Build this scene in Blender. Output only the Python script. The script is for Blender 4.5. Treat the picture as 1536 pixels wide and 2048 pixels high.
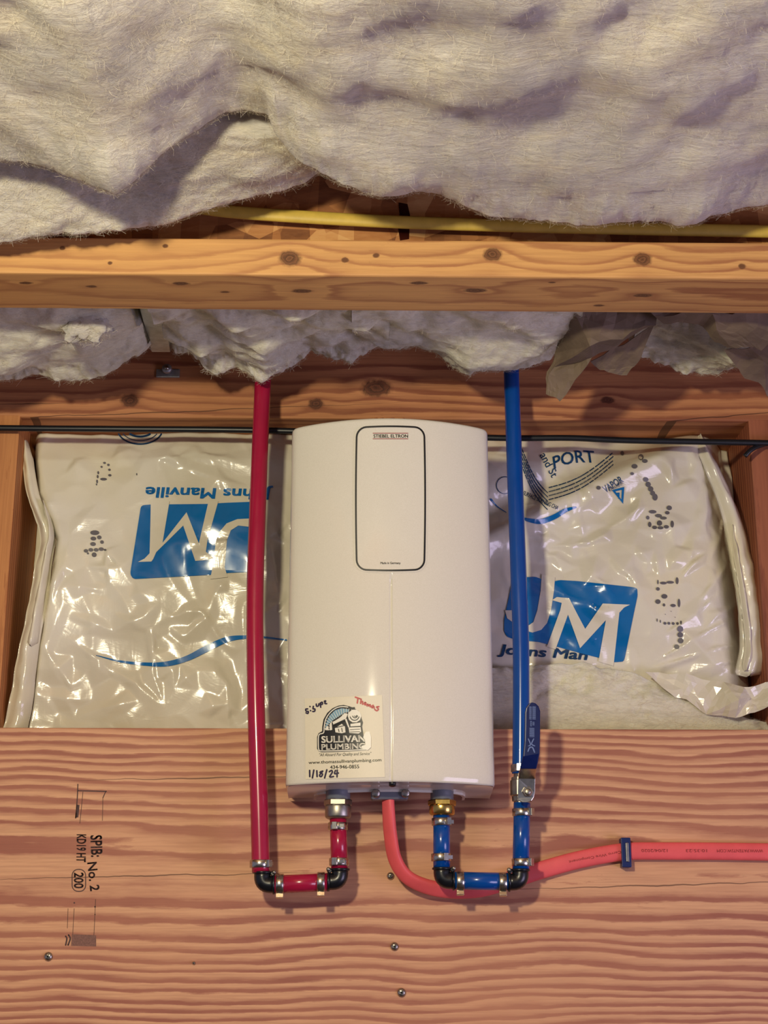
import bpy, bmesh, math, random
import numpy as np
from mathutils import Vector, Matrix, noise
from mathutils.geometry import tessellate_polygon, delaunay_2d_cdt

random.seed(7)
R = math.radians
scene = bpy.context.scene
col = scene.collection
for o in list(bpy.data.objects):
    bpy.data.objects.remove(o)

# ------------------------------------------------------------------ camera
F, TILT, YAW = 3077.0, R(16.8), R(1.0)
CAM = Vector((-0.032, -1.55, 1.0))
cam = bpy.data.cameras.new('camera')
cam.sensor_fit = 'VERTICAL'; cam.sensor_height = 36.0; cam.sensor_width = 27.0
cam.lens = F / 2048 * 36.0
cam.clip_start = 0.02
cam_o = bpy.data.objects.new('camera', cam); col.objects.link(cam_o)
cam_o.location = CAM; cam_o.rotation_euler = (math.pi/2 + TILT, 0, -YAW)
scene.camera = cam_o

# ------------------------------------------------------------------ world, lamps, exposure
w = bpy.data.worlds.new('world'); scene.world = w; w.use_nodes = True
w.node_tree.nodes['Background'].inputs[0].default_value = (0.70, 0.72, 1.0, 1)
w.node_tree.nodes['Background'].inputs[1].default_value = 0.28

def lamp(name, loc, power, color, radius):
    l = bpy.data.lights.new(name, 'POINT'); l.energy = power; l.color = color; l.shadow_soft_size = radius
    o = bpy.data.objects.new(name, l); col.objects.link(o); o.location = loc
    return o
lamp('work_lamp', (-0.30, -1.34, 1.42), 38.0, (1.0, 0.90, 0.62), 0.035)
# daylight from the access opening low on the right, behind the camera
l = bpy.data.lights.new('access_opening', 'AREA'); l.shape = 'RECTANGLE'; l.size = 0.8; l.size_y = 0.6; l.energy = 11.0; l.color = (0.78, 0.66, 1.0)
o = bpy.data.objects.new('access_opening', l); col.objects.link(o); o.location = (1.5, -1.25, 0.65)
o.rotation_euler = (Vector((0.35, 0.0, 1.1)) - Vector(o.location)).to_track_quat('-Z', 'Y').to_euler()
scene.view_settings.view_transform = 'Standard'
scene.view_settings.look = 'None'
scene.view_settings.exposure = 0.0
scene.view_settings.gamma = 1.0
scene.view_settings.use_curve_mapping = False

# ------------------------------------------------------------------ pixel -> place
_f = Vector((math.sin(YAW)*math.cos(TILT), math.cos(YAW)*math.cos(TILT), math.sin(TILT)))
_r = Vector((math.cos(YAW), -math.sin(YAW), 0))
_u = _r.cross(_f)
def ray(px, py):
    return _f + _r*((px-768)/F) + _u*((1024-py)/F)
def PY(px, py, Y):
    d = ray(px, py); return CAM + d*((Y-CAM.y)/d.y)
def PZ(px, py, Z):
    d = ray(px, py); return CAM + d*((Z-CAM.z)/d.z)
def PS(px, py, fn, off=0.0004, y0=0.0):
    """point where the sight line meets the surface y = fn(x, z)"""
    Y = y0
    for _ in range(8):
        p = PY(px, py, Y); Y = fn(p.x, p.z)
    d = ray(px, py).normalized()
    return PY(px, py, Y) - d*off

# ------------------------------------------------------------------ object helpers
BASE = {}
def tag(o, label, cat, group=None):
    o['label'] = label; o['category'] = cat
    if group: o['group'] = group
    return o
def thing(name, base, label, cat, group=None):
    o = bpy.data.objects.new(name, None); o.empty_display_size = 0.02
    col.objects.link(o); o.location = base; BASE[o.name] = Vector(base)
    return tag(o, label, cat, group)
def mk(name, verts, faces, mat, parent=None, smooth=True, kind=None):
    verts = [Vector(v) for v in verts]
    if parent is None:
        xs = [v.x for v in verts]; ys = [v.y for v in verts]; zs = [v.z for v in verts]
        b = Vector(((min(xs)+max(xs))/2, (min(ys)+max(ys))/2, min(zs)))
    else:
        b = BASE[parent.name]
    me = bpy.data.meshes.new(name)
    me.from_pydata([v-b for v in verts], [], faces)
    me.validate(); me.update()
    if smooth: me.polygons.foreach_set('use_smooth', [True]*len(me.polygons))
    if mat: me.materials.append(mat)
    o = bpy.data.objects.new(name, me); col.objects.link(o)
    if parent is None: o.location = b
    else: o.parent = parent
    BASE[o.name] = b
    if kind: o['kind'] = kind
    return o
class MB:
    """collects pieces of ONE part"""
    def __init__(s): s.v = []; s.f = []
    def add(s, v, f):
        n = len(s.v); s.v += [Vector(p) for p in v]; s.f += [tuple(i+n for i in q) for q in f]
        return s
    def build(s, name, mat, parent=None, smooth=True, kind=None):
        return mk(name, s.v, s.f, mat, parent, smooth, kind)
def box(c, size, bev=0.0, rot=None):
    bm = bmesh.new(); bmesh.ops.create_cube(bm, size=1.0)
    for v in bm.verts: v.co = Vector((v.co.x*size[0], v.co.y*size[1], v.co.z*size[2]))
    if bev: bmesh.ops.bevel(bm, geom=list(bm.edges), offset=bev, segments=2, affect='EDGES', profile=0.5)
    bm.verts.index_update()
    vs = [((rot @ v.co) if rot else v.co) + Vector(c) for v in bm.verts]
    fs = [tuple(v.index for v in f.verts) for f in bm.faces]
    bm.free(); return vs, fs
def spline(pts, n=8):
    """Catmull-Rom through tuples of any length"""
    pts = [tuple(p) for p in pts]; out = []
    P = [pts[0]] + pts + [pts[-1]]
    for i in range(1, len(P)-2):
        for k in range(n):
            t = k/n; a, b, c, d = P[i-1], P[i], P[i+1], P[i+2]
            out.append(tuple(0.5*(2*b[j] + (c[j]-a[j])*t + (2*a[j]-5*b[j]+4*c[j]-d[j])*t*t + (3*b[j]-a[j]-3*c[j]+d[j])*t**3) for j in range(len(b))))
    out.append(pts[-1]); return out
def frames(path):
    path = [Vector(p) for p in path]; n = len(path); T = []
    for i in range(n):
        T.append((path[min(i+1, n-1)] - path[max(i-1, 0)]).normalized())
    up = Vector((0, -1, 0))
    if abs(up.dot(T[0])) > .95: up = Vector((1, 0, 0))
    N = (up - T[0]*up.dot(T[0])).normalized(); out = []
    for i in range(n):
        N = (N - T[i]*N.dot(T[i])).normalized()
        out.append((path[i], T[i], N, T[i].cross(N)))
    return out
def tube(path, rad, n=20, caps=True):
    """swept round tube; rad may be a list"""
    fr = frames(path); V = []; Fc = []
    for i, (p, t, a, b) in enumerate(fr):
        r = rad[i] if isinstance(rad, (list, tuple)) else rad
        for k in range(n):
            th = 2*math.pi*k/n
            V.append(p + a*(math.cos(th)*r) + b*(math.sin(th)*r))
    for i in range(len(fr)-1):
        for k in range(n):
            k2 = (k+1) % n
            Fc.append((i*n+k, i*n+k2, (i+1)*n+k2, (i+1)*n+k))
    if caps:
        Fc.append(tuple(reversed(range(n)))); Fc.append(tuple(range((len(fr)-1)*n, len(fr)*n)))
    return V, Fc
def lathe(p0, axis, prof, n=24, hexa=False):
    """prof = [(along, radius)] around an axis"""
    axis = Vector(axis).normalized()
    a = Vector((0, -1, 0)) if abs(axis.y) < .9 else Vector((1, 0, 0))
    a = (a - axis*a.dot(axis)).normalized(); b = axis.cross(a); V = []; Fc = []
    for (s, r) in prof:
        for k in range(n):
            th = 2*math.pi*(k+.5*hexa)/n
            V.append(Vector(p0) + axis*s + a*(math.cos(th)*r) + b*(math.sin(th)*r))
    m = len(prof)
    for i in range(m-1):
        for k in range(n):
            k2 = (k+1) % n
            Fc.append((i*n+k, i*n+k2, (i+1)*n+k2, (i+1)*n+k))
    Fc.append(tuple(reversed(range(n)))); Fc.append(tuple(range((m-1)*n, m*n)))
    return V, Fc
def fbm(v, octv=4, h=0.5):
    s = 0; a = 1; v = Vector(v)
    for _ in range(octv):
        s += a*noise.noise(v); v = v*2.03 + Vector((3.1, 1.7, 5.3)); a *= h
    return s
def lerp(xs, ys, x):
    return float(np.interp(x, xs, ys))
def flip(fs): return [tuple(reversed(f)) for f in fs]

# ------------------------------------------------------------------ node helpers
class NT:
    def __init__(s, name):
        s.m = bpy.data.materials.new(name); s.m.use_nodes = True
        s.t = s.m.node_tree; s.b = s.t.nodes['Principled BSDF']
    def n(s, typ, **kw):
        nd = s.t.nodes.new(typ)
        for k, v in kw.items(): setattr(nd, k, v)
        return nd
    def put(s, sock, v):
        if hasattr(v, 'is_output'): s.t.links.new(v, sock)
        else: sock.default_value = v
    def math(s, op, a, b=None, c=None, clamp=False):
        nd = s.n('ShaderNodeMath', operation=op, use_clamp=clamp)
        s.put(nd.inputs[0], a)
        if b is not None: s.put(nd.inputs[1], b)
        if c is not None: s.put(nd.inputs[2], c)
        return nd.outputs[0]
    def vmath(s, op, a, b=None):
        nd = s.n('ShaderNodeVectorMath', operation=op); s.put(nd.inputs[0], a)
        if b is not None: s.put(nd.inputs[1], b)
        return nd.outputs['Value'] if op in ('LENGTH', 'DOT_PRODUCT', 'DISTANCE') else nd.outputs[0]
    def pos(s): return s.n('ShaderNodeNewGeometry').outputs['Position']
    def noise(s, vec, scale, detail=3, rough=.5, dist=0.0):
        nd = s.n('ShaderNodeTexNoise'); s.put(nd.inputs['Vector'], vec)
        nd.inputs['Scale'].default_value = scale; nd.inputs['Detail'].default_value = detail
        nd.inputs['Roughness'].default_value = rough; nd.inputs['Distortion'].default_value = dist
        return nd.outputs[0]
    def ramp(s, fac, stops, interp='LINEAR'):
        nd = s.n('ShaderNodeValToRGB'); s.put(nd.inputs[0], fac)
        r = nd.color_ramp; r.interpolation = interp
        while len(r.elements) < len(stops): r.elements.new(0.5)
        for e, (p, c) in zip(r.elements, stops):
            e.position = p; e.color = c if len(c) == 4 else (*c, 1)
        return nd.outputs[0]
    def mix(s, fac, a, b, blend='MIX'):
        nd = s.n('ShaderNodeMix', data_type='RGBA', blend_type=blend)
        s.put(nd.inputs['Factor'], fac)
        for sock, v in ((nd.inputs['A'], a), (nd.inputs['B'], b)):
            pass
        s.put(nd.inputs[6], a if hasattr(a, 'is_output') else (*a[:3], 1))
        s.put(nd.inputs[7], b if hasattr(b, 'is_output') else (*b[:3], 1))
        return nd.outputs[2]
    def map(s, vec, scale=(1, 1, 1), rot=(0, 0, 0), loc=(0, 0, 0)):
        nd = s.n('ShaderNodeMapping'); s.put(nd.inputs[0], vec)
        nd.inputs['Scale'].default_value = scale; nd.inputs['Rotation'].default_value = rot; nd.inputs['Location'].default_value = loc
        return nd.outputs[0]
    def bump(s, h, strength=.3, dist=.002):
        nd = s.n('ShaderNodeBump'); s.put(nd.inputs['Height'], h)
        nd.inputs['Strength'].default_value = strength; nd.inputs['Distance'].default_value = dist
        s.t.links.new(nd.outputs[0], s.b.inputs['Normal']); return nd
    def set(s, color=None, rough=.5, metal=0, spec=.5, coat=0, sheen=0, sss=0):
        if color is not None: s.put(s.b.inputs['Base Color'], color if hasattr(color, 'is_output') else (*color[:3], 1))
        s.put(s.b.inputs['Roughness'], rough); s.b.inputs['Metallic'].default_value = metal
        s.b.inputs['Specular IOR Level'].default_value = spec; s.b.inputs['Coat Weight'].default_value = coat
        s.b.inputs['Sheen Weight'].default_value = sheen
        return s.m
def srgb(r, g, b):
    f = lambda c: (c/255/12.92) if c/255 <= .04045 else ((c/255+.055)/1.055)**2.4
    return (f(r), f(g), f(b))
def plain(name, rgb, rough=.5, metal=0, spec=.5, coat=0, grain=0.06, gscale=60):
    """single-colour stuff with a little uneven tone and a fine relief"""
    t = NT(name); n = t.noise(t.pos(), gscale, 4, .6)
    c = t.ramp(n, [(.3, tuple(x*(1-grain) for x in rgb)), (.7, tuple(min(1, x*(1+grain)) for x in rgb))])
    r = t.math('MULTIPLY_ADD', n, .12, rough-.06)
    t.set(c, r, metal, spec, coat)
    return t.m

def wood(name, light, dark, period, z0, y0, knots=(), axis='X', warp=.010, soft=.55, rough=.62, tone=None, wx=3.0, cracks=()):
    """lumber: growth rings round a pith line that runs along the board, knots that push the rings aside"""
    t = NT(name); p = t.pos()
    sp = t.n('ShaderNodeSeparateXYZ'); t.put(sp.inputs[0], p); x, y, z = sp.outputs
    if axis == 'Z': x, z = z, x
    cb = t.n('ShaderNodeCombineXYZ'); t.put(cb.inputs[0], x); t.put(cb.inputs[1], y); t.put(cb.inputs[2], z); q = cb.outputs[0]
    n1 = t.noise(t.map(q, (wx, 5, 5)), 1.0, 2, .5)
    n2 = t.noise(t.map(q, (9, 30, 30)), 1.0, 3, .5)
    dz = t.math('SUBTRACT', z, z0); dy = t.math('SUBTRACT', y, y0)
    dz = t.math('ADD', dz, t.math('MULTIPLY', t.math('SUBTRACT', n1, .5), warp*4))
    r = t.math('SQRT', t.math('ADD', t.math('MULTIPLY', dz, dz), t.math('MULTIPLY', dy, dy)))
    r = t.math('ADD', r, t.math('MULTIPLY', t.math('SUBTRACT', n2, .5), warp*.45))
    kd = None; halo = None
    for (kx, ky, kz, a, b) in knots:
        v = t.vmath('MULTIPLY', t.vmath('SUBTRACT', q, (kx, ky, kz)), (1/a, 1/b, 1/b))
        d = t.vmath('LENGTH', v)
        r = t.math('ADD', r, t.math('MULTIPLY', t.math('EXPONENT', t.math('MULTIPLY', t.math('MULTIPLY', d, d), -.16)), period*.85*min(1.0, a/.011)))
        kd = d if kd is None else t.math('MINIMUM', kd, d)
    n3 = t.noise(t.map(q, (30, 260, 260)), 1.0, 4, .65)                     # feathered ring edges
    n4 = t.noise(t.map(q, (1.2, 45, 45)), 1.0, 2, .5)                        # uneven ring widths
    r = t.math('ADD', r, t.math('MULTIPLY', t.math('SUBTRACT', n3, .5), period*.42))
    r = t.math('ADD', r, t.math('MULTIPLY', t.math('SUBTRACT', n4, .5), period*1.5))
    ph = t.math('FRACT', t.math('DIVIDE', r, period))
    mid = tuple(l*.55+d*.45 for l, d in zip(light, dark))
    c = t.ramp(ph, [(0, light), (soft*.55, tuple(l*.92+d*.08 for l, d in zip(light, dark))), (soft, mid), (soft+.16, dark), (.88, dark), (.97, mid), (1, light)])
    fine = t.noise(t.map(q, (14, 420, 420)), 1.0, 3, .6)
    c = t.mix(t.math('MULTIPLY', t.math('SUBTRACT', fine, .38, clamp=True), 1.1), c, tuple(d*.75 for d in dark))
    spk = t.noise(t.map(q, (60, 160, 160)), 1.0, 5, .75)                     # dirt flecks and pale nicks
    c = t.mix(t.ramp(spk, [(.66, (0, 0, 0)), (.74, (.5, .5, .5))]), c, tuple(d*.6 for d in dark))
    c = t.mix(t.ramp(spk, [(.24, (.45, .45, .45)), (.31, (0, 0, 0))]), c, tuple(min(1, l*1.15) for l in light))
    big = t.noise(t.map(q, (4, 9, 9)), 1.0, 4, .6)
    tn = tone or tuple(l*.6+d*.4 for l, d in zip(light, dark))
    c = t.mix(t.math('MULTIPLY', t.math('SUBTRACT', big, .40, clamp=True), 1.7), c, tn)
    if kd is not None:
        kn = t.math('ADD', kd, t.math('MULTIPLY', t.math('SUBTRACT', t.noise(q, 220, 3), .5), .5))
        rings = t.math('FRACT', t.math('MULTIPLY', kn, 3.2))
        kc = t.mix(rings, tuple(v*.22 for v in dark), tuple(v*.6 for v in dark))
        c = t.mix(t.ramp(kn, [(0, (1, 1, 1)), (.62, (1, 1, 1)), (1, (0, 0, 0))]), c, kc)
    for (cx, cz, ln, sl) in cracks:       # drying checks: thin dark lines along the grain
        dxx = t.math('ABSOLUTE', t.math('DIVIDE', t.math('SUBTRACT', x, cx), ln))
        lz = t.math('SUBTRACT', t.math('SUBTRACT', z, cz), t.math('MULTIPLY', t.math('SUBTRACT', x, cx), sl))
        lz = t.math('ADD', lz, t.math('MULTIPLY', t.math('SUBTRACT', t.noise(t.map(q, (22, 3, 3)), 1, 3), .5), .006))
        k = t.math('MULTIPLY', t.math('LESS_THAN', t.math('ABSOLUTE', lz), t.math('MULTIPLY', t.math('SUBTRACT', 1, dxx, clamp=True), .0007)), .7)
        c = t.mix(k, c, tuple(d*.12 for d in dark))
    t.set(c, rough, 0, .35)
    h = t.math('ADD', t.math('MULTIPLY', fine, .5), t.math('MULTIPLY', ph, -.35))
    t.bump(h, .35, .0012)
    return t.m

# ------------------------------------------------------------------ materials
def fibre_mat(name, base, warm, grey):
    t = NT(name); p = t.pos()
    a = t.noise(t.map(p, (5, 7, 9)), 1, 4, .6, .6)
    b = t.noise(t.map(p, (14, 30, 30), (0, .3, .2)), 1, 5, .7, .5)
    f = t.noise(t.map(p, (110, 420, 420), (.2, .5, .3)), 1, 4, .7, 1.6)          # fine fibres
    w1 = t.noise(t.map(p, (9, 55, 55), (.1, .35, .25)), 1, 6, .72, 2.6)           # combed wisps
    w2 = t.noise(t.map(p, (16, 40, 60), (.3, -.5, -.4)), 1, 6, .72, 3.0)
    c = t.mix(t.ramp(a, [(.40, (0, 0, 0)), (.68, (1, 1, 1))]), base, grey)
    c = t.mix(t.ramp(b, [(.45, (0, 0, 0)), (.80, (.6, .6, .6))]), c, warm)
    c = t.mix(t.ramp(w1, [(.30, (.42, .42, .42)), (.50, (0, 0, 0))]), c, tuple(g*.62 for g in grey))
    c = t.mix(t.ramp(w2, [(.56, (0, 0, 0)), (.72, (.75, .75, .75))]), c, tuple(min(1, v*1.16) for v in base))
    c = t.mix(t.ramp(f, [(.35, (.22, .22, .22)), (.55, (0, 0, 0))]), c, tuple(g*.55 for g in grey))
    t.set(c, .95, 0, .1, sheen=.25)
    h = t.math('ADD', t.math('MULTIPLY', f, .25), t.math('ADD', t.math('MULTIPLY', w1, .8), t.math('MULTIPLY', w2, .7)))
    t.bump(h, .55, .006)
    t.b.inputs['Subsurface Weight'].default_value = .4; t.b.inputs['Subsurface Radius'].default_value = (1, .9, .7); t.b.inputs['Subsurface Scale'].default_value = .012
    return t.m
M = {}
M['fibre'] = fibre_mat('fibreglass', srgb(234, 227, 214), srgb(240, 224, 182), srgb(196, 190, 184))
M['fibre_lifted'] = fibre_mat('fibreglass_lifted', srgb(246, 241, 220), srgb(246, 238, 204), srgb(222, 216, 196))  # lightened copy of the fibreglass; pale colour stands in for missing lamp light
M['strand'] = plain('glass_strand', srgb(222, 212, 190), .8)
def film_mat():
    t = NT('poly_film'); p = t.pos()
    a = t.noise(t.map(p, (6, 6, 6)), 1, 3, .5)
    c = t.ramp(a, [(.3, srgb(214, 205, 182)), (.55, srgb(232, 225, 208)), (.75, srgb(236, 226, 194))])
    t.set(c, .2, 0, .6, coat=.2)
    b1 = t.noise(t.map(p, (38, 38, 16), (0, .5, 0)), 1, 2, .5, 2.2)
    b2 = t.noise(t.map(p, (20, 38, 55), (0, .7, 0)), 1, 3, .6, 2.6)
    rid = t.math('ADD', t.math('ABSOLUTE', t.math('SUBTRACT', b1, .5)), t.math('ABSOLUTE', t.math('SUBTRACT', b2, .5)))
    t.bump(rid, .14, .002)
    return t.m
M['film'] = film_mat()
M['print_blue'] = plain('blue_film_print', srgb(0, 106, 176), .2, 0, .6, .3, .05)
M['print_navy'] = plain('navy_film_print', srgb(16, 62, 104), .25, 0, .5, .2, .05)
M['print_grey'] = plain('grey_inkjet_print', srgb(104, 100, 104), .4, 0, .4, 0, .15)
M['print_white'] = M['film']
_t = NT('white_appliance_plastic'); M['case'] = _t.set(_t.ramp(_t.noise(_t.pos(), 900, 2), [(.3, srgb(228, 222, 208)), (.7, srgb(234, 228, 215))]), .08, 0, .45)
M['case_grey'] = plain('grey_plastic', srgb(118, 122, 132), .5, 0, .4, 0, .06)
M['case_dark'] = plain('dark_grey_plastic', srgb(84, 84, 92), .6)  # darker grey plastic of the back shell
M['ink'] = plain('black_ink', srgb(22, 22, 28), .4)
M['ink_red'] = plain('red_ink', srgb(150, 40, 50), .4)
M['marker_red'] = plain('red_marker', srgb(196, 84, 84), .5, grain=.15, gscale=300)
M['marker'] = plain('black_marker', srgb(44, 34, 66), .5, grain=.2, gscale=300)
M['paper'] = plain('sticker_paper', srgb(234, 226, 204), .45, 0, .35, 0, .02, 400)
M['sticker_white'] = plain('sticker_white', srgb(240, 236, 222), .4)
M['sticker_blue'] = plain('sticker_pale_blue', srgb(128, 168, 190), .4)
M['red'] = plain('red_pex', srgb(166, 22, 62), .22, 0, .5, .3, .05, 40)
M['blue'] = plain('blue_pex', srgb(0, 72, 156), .22, 0, .5, .3, .05, 40)
M['black'] = plain('black_polymer', srgb(16, 18, 24), .3, 0, .5, .1)
M['steel'] = plain('stainless_steel', srgb(196, 190, 178), .24, 1.0, grain=.12, gscale=200)
M['steel_dull'] = plain('dull_nickel', srgb(168, 162, 150), .4, 1.0, grain=.2, gscale=120)
M['brass'] = plain('brass', srgb(206, 172, 98), .25, 1.0, grain=.15, gscale=120)
M['galv'] = plain('galvanised_steel', srgb(168, 170, 172), .45, .8, grain=.2, gscale=90)
M['vinyl'] = plain('blue_vinyl_grip', srgb(4, 24, 84), .3, 0, .5, .2)
M['vinyl_print'] = plain('pale_blue_print', srgb(104, 124, 176), .5)
M['orange'] = plain('orange_cable_jacket', srgb(236, 96, 100), .45, 0, .4, 0, .07, 50)
M['cable_print'] = plain('cable_ink', srgb(146, 44, 46), .5)
M['yellow'] = plain('yellow_cable_jacket', srgb(204, 174, 76), .5, 0, .4, 0, .12, 60)
M['cable_black'] = plain('black_cable_jacket', srgb(22, 24, 30), .38)
M['staple'] = plain('dark_blue_staple_plastic', srgb(10, 34, 96), .35)
M['screw'] = plain('zinc_screw', srgb(176, 170, 160), .35, 1.0, grain=.25, gscale=400)
M['stamp'] = plain('grade_stamp_ink', srgb(74, 50, 50), .7, grain=.25, gscale=500)
M['stamp_pale'] = plain('faded_stamp_ink', srgb(126, 88, 78), .7, grain=.3, gscale=600)
M['resin'] = plain('dark_resin', srgb(52, 18, 14), .15)
def kraft():
    t = NT('kraft_paper'); p = t.pos()
    a = t.noise(p, 14, 4, .6)
    c = t.ramp(a, [(.3, srgb(100, 85, 72)), (.7, srgb(136, 117, 99))])
    t.set(c, .75, 0, .3); t.bump(t.noise(p, 60, 4, .6), .4, .003); return t.m
M['kraft'] = kraft()
def osb():
    t = NT('osb'); p = t.pos(); cols = []
    def flakes(scale, rot, loc):
        v = t.n('ShaderNodeTexVoronoi'); t.put(v.inputs['Vector'], t.map(p, scale, rot, loc)); v.inputs['Scale'].default_value = 1
        return v
    v1 = flakes((22, 60, 60), (0, .5, 0), (0, 0, 0)); v2 = flakes((60, 50, 18), (0, .25, 0), (3, 1, 2))
    g = t.noise(t.map(p, (70, 300, 300), (0, .5, 0)), 1, 3, .6)
    s1 = t.n('ShaderNodeSeparateColor'); t.put(s1.inputs[0], v1.outputs['Color'])
    s2 = t.n('ShaderNodeSeparateColor'); t.put(s2.inputs[0], v2.outputs['Color'])
    f = t.math('ADD', t.math('MULTIPLY', s1.outputs[0], .55), t.math('MULTIPLY', s2.outputs[1], .45))
    f = t.math('ADD', t.math('MULTIPLY', f, .8), t.math('MULTIPLY', g, .25))
    c = t.ramp(f, [(.15, srgb(112, 66, 36)), (.45, srgb(172, 114, 66)), (.7, srgb(206, 152, 96)), (.9, srgb(222, 176, 118))])
    t.set(c, .6, 0, .4); t.bump(f, .4, .002); return t.m
M['osb'] = osb()

# ------------------------------------------------------------------ prints laid on surfaces (given in photo pixels, wrapped onto the surface)
def wrap_print(name, verts2, faces, mapper, mat, parent, step=None):
    bm = bmesh.new()
    vs = [bm.verts.new((x, y, 0)) for x, y in verts2]
    for f in faces:
        try: bm.faces.new([vs[i] for i in f])
        except ValueError: pass
    if step:
        xs = [v[0] for v in verts2]; ys = [v[1] for v in verts2]
        for a0, a1, no in ((min(xs), max(xs), (1, 0, 0)), (min(ys), max(ys), (0, 1, 0))):
            k = math.floor(a0/step)*step + step
            while k < a1:
                bmesh.ops.bisect_plane(bm, geom=bm.verts[:]+bm.edges[:]+bm.faces[:], plane_co=Vector(no)*k, plane_no=no)
                k += step
    bm.verts.index_update()
    V = [mapper(v.co.x, v.co.y) for v in bm.verts]
    Fc = [tuple(v.index for v in f.verts) for f in bm.faces]
    bm.free()
    # face the viewer
    if Fc:
        a, b, c = (V[i] for i in Fc[0][:3])
        if (b-a).cross(c-a).dot(CAM-a) < 0: Fc = flip(Fc)
    return mk(name, V, Fc, mat, parent, True)
def poly2(outer, holes=()):
    loops = [[Vector((x, y, 0)) for x, y in outer]] + [[Vector((x, y, 0)) for x, y in h] for h in holes]
    tris = tessellate_polygon(loops)
    V = [(v.x, v.y) for l in loops for v in l]
    return V, [tuple(t) for t in tris]
def stroke2(pts, width, n=6, smooth=True):
    """pen stroke along points; width number or list; round ends"""
    if not isinstance(width, (list, tuple)): width = [width]*len(pts)
    P = [(x, y, wd) for (x, y), wd in zip(pts, width)]
    if smooth and len(P) > 2: P = spline(P, n)
    V = []; Fc = []
    for i, (x, y, wd) in enumerate(P):
        x0, y0, _ = P[max(i-1, 0)]; x1, y1, _ = P[min(i+1, len(P)-1)]
        L = math.hypot(x1-x0, y1-y0) or 1; nx, ny = -(y1-y0)/L, (x1-x0)/L
        V += [(x+nx*wd/2, y+ny*wd/2), (x-nx*wd/2, y-ny*wd/2)]
        if i: Fc.append((2*i-2, 2*i-1, 2*i+1, 2*i))
    for (x, y, wd) in (P[0], P[-1]):
        b = len(V); V += [(x+wd/2*math.cos(k*math.pi/4), y+wd/2*math.sin(k*math.pi/4)) for k in range(8)]
        Fc.append(tuple(range(b, b+8)))
    return V, Fc
def dots2(pts):
    V = []; Fc = []
    for (x, y, rx, ry) in pts:
        b = len(V); V += [(x+rx*math.cos(k*math.pi/5), y+ry*math.sin(k*math.pi/5)) for k in range(10)]
        Fc.append(tuple(range(b, b+10)))
    return V, Fc
def join2(*parts):
    V = []; Fc = []
    for v, f in parts:
        b = len(V); V += list(v); Fc += [tuple(i+b for i in q) for q in f]
    return V, Fc
_tc = {}
def text2(s, cx, cy, wd, ht, rot=0, shear=0, bold=0.0, bend=0.0):
    """lettering fitted to a box centred at (cx, cy); rot clockwise in degrees"""
    if bold:
        e = bold*ht*.7
        return join2(*[text2(s, cx+dx, cy+dy, wd-2*e, ht-e, rot, shear, 0.0, bend) for dx in (-e, 0, e) for dy in (-e*.5, e*.5)])
    key = s
    if key not in _tc:
        c = bpy.data.curves.new('t', 'FONT'); c.body = s; c.size = 1; c.resolution_u = 3
        o = bpy.data.objects.new('t', c); col.objects.link(o)
        dg = bpy.context.evaluated_depsgraph_get(); dg.update()
        me = o.evaluated_get(dg).to_mesh()
        _tc[key] = ([(v.co.x, v.co.y) for v in me.vertices], [tuple(p.vertices) for p in me.polygons])
        o.evaluated_get(dg).to_mesh_clear()
        bpy.data.objects.remove(o); bpy.data.curves.remove(c)
    V, Fc = _tc[key]
    xs = [v[0] for v in V]; ys = [v[1] for v in V]
    x0, x1, y0, y1 = min(xs), max(xs), min(ys), max(ys)
    a = R(rot); out = []
    for (x, y) in V:
        u = ((x-x0)/(x1-x0)-.5)*wd; v = -((y-y0)/(y1-y0)-.5)*ht
        u += -v*shear; v += bend*(u/wd*2)**2
        out.append((cx + u*math.cos(a) - v*math.sin(a), cy + u*math.sin(a) + v*math.cos(a)))
    return out, Fc

# ================================================================== THE PLACE
def on_face(px, py, Y): p = PY(px, py, Y); return p
# ---- shell
def slab(name, x0, x1, y0, y1, z0, z1, mat, bev=0.0):
    v, f = box(((x0+x1)/2, (y0+y1)/2, (z0+z1)/2), (x1-x0, y1-y0, z1-z0), bev)
    return mk(name, v, f, mat, None, False)
o = slab('floor', -2.2, 2.2, -3.2, .20, -.05, 0.0, plain('ground_sheet', srgb(62, 58, 58), .7)); o['kind'] = 'structure'
o = slab('wall_back', -2.2, 2.2, .182, .20, 0.0, 1.84, M['osb']); o['kind'] = 'structure'
o = slab('ceiling', -2.2, 2.2, -3.2, .20, 1.84, 1.86, M['osb']); o['kind'] = 'structure'

# ---- wide mounting board
zb_top = PY(768, 1457, 0).z
def knot(px, py, Y, a, b): p = PY(px, py, Y); return (p.x, p.y, p.z, a, b)
z_pith = PY(300, 1745, 0).z
p1 = PY(300, 1752, 0); p2 = PY(1330, 1770, 0); p3 = PY(420, 1556, 0)
M['board'] = wood('wide_pine_board', srgb(226, 174, 134), srgb(164, 102, 84), .0070, z_pith, .085, axis='X', warp=.013, soft=.47, wx=2.6,
                  tone=srgb(210, 152, 116), cracks=((p1.x, p1.z, .20, .02), (p2.x, p2.z, .20, .03), (p3.x, p3.z, .16, .02)))
board = thing('mounting_board', (0, .019, zb_top-.286), 'wide pine plank that the white water heater is fixed to, with grade stamp', 'plank')
mk('plank', *box((0, .019, zb_top-.143), (1.9, .038, .286), .0015), M['board'], board, False)

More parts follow.
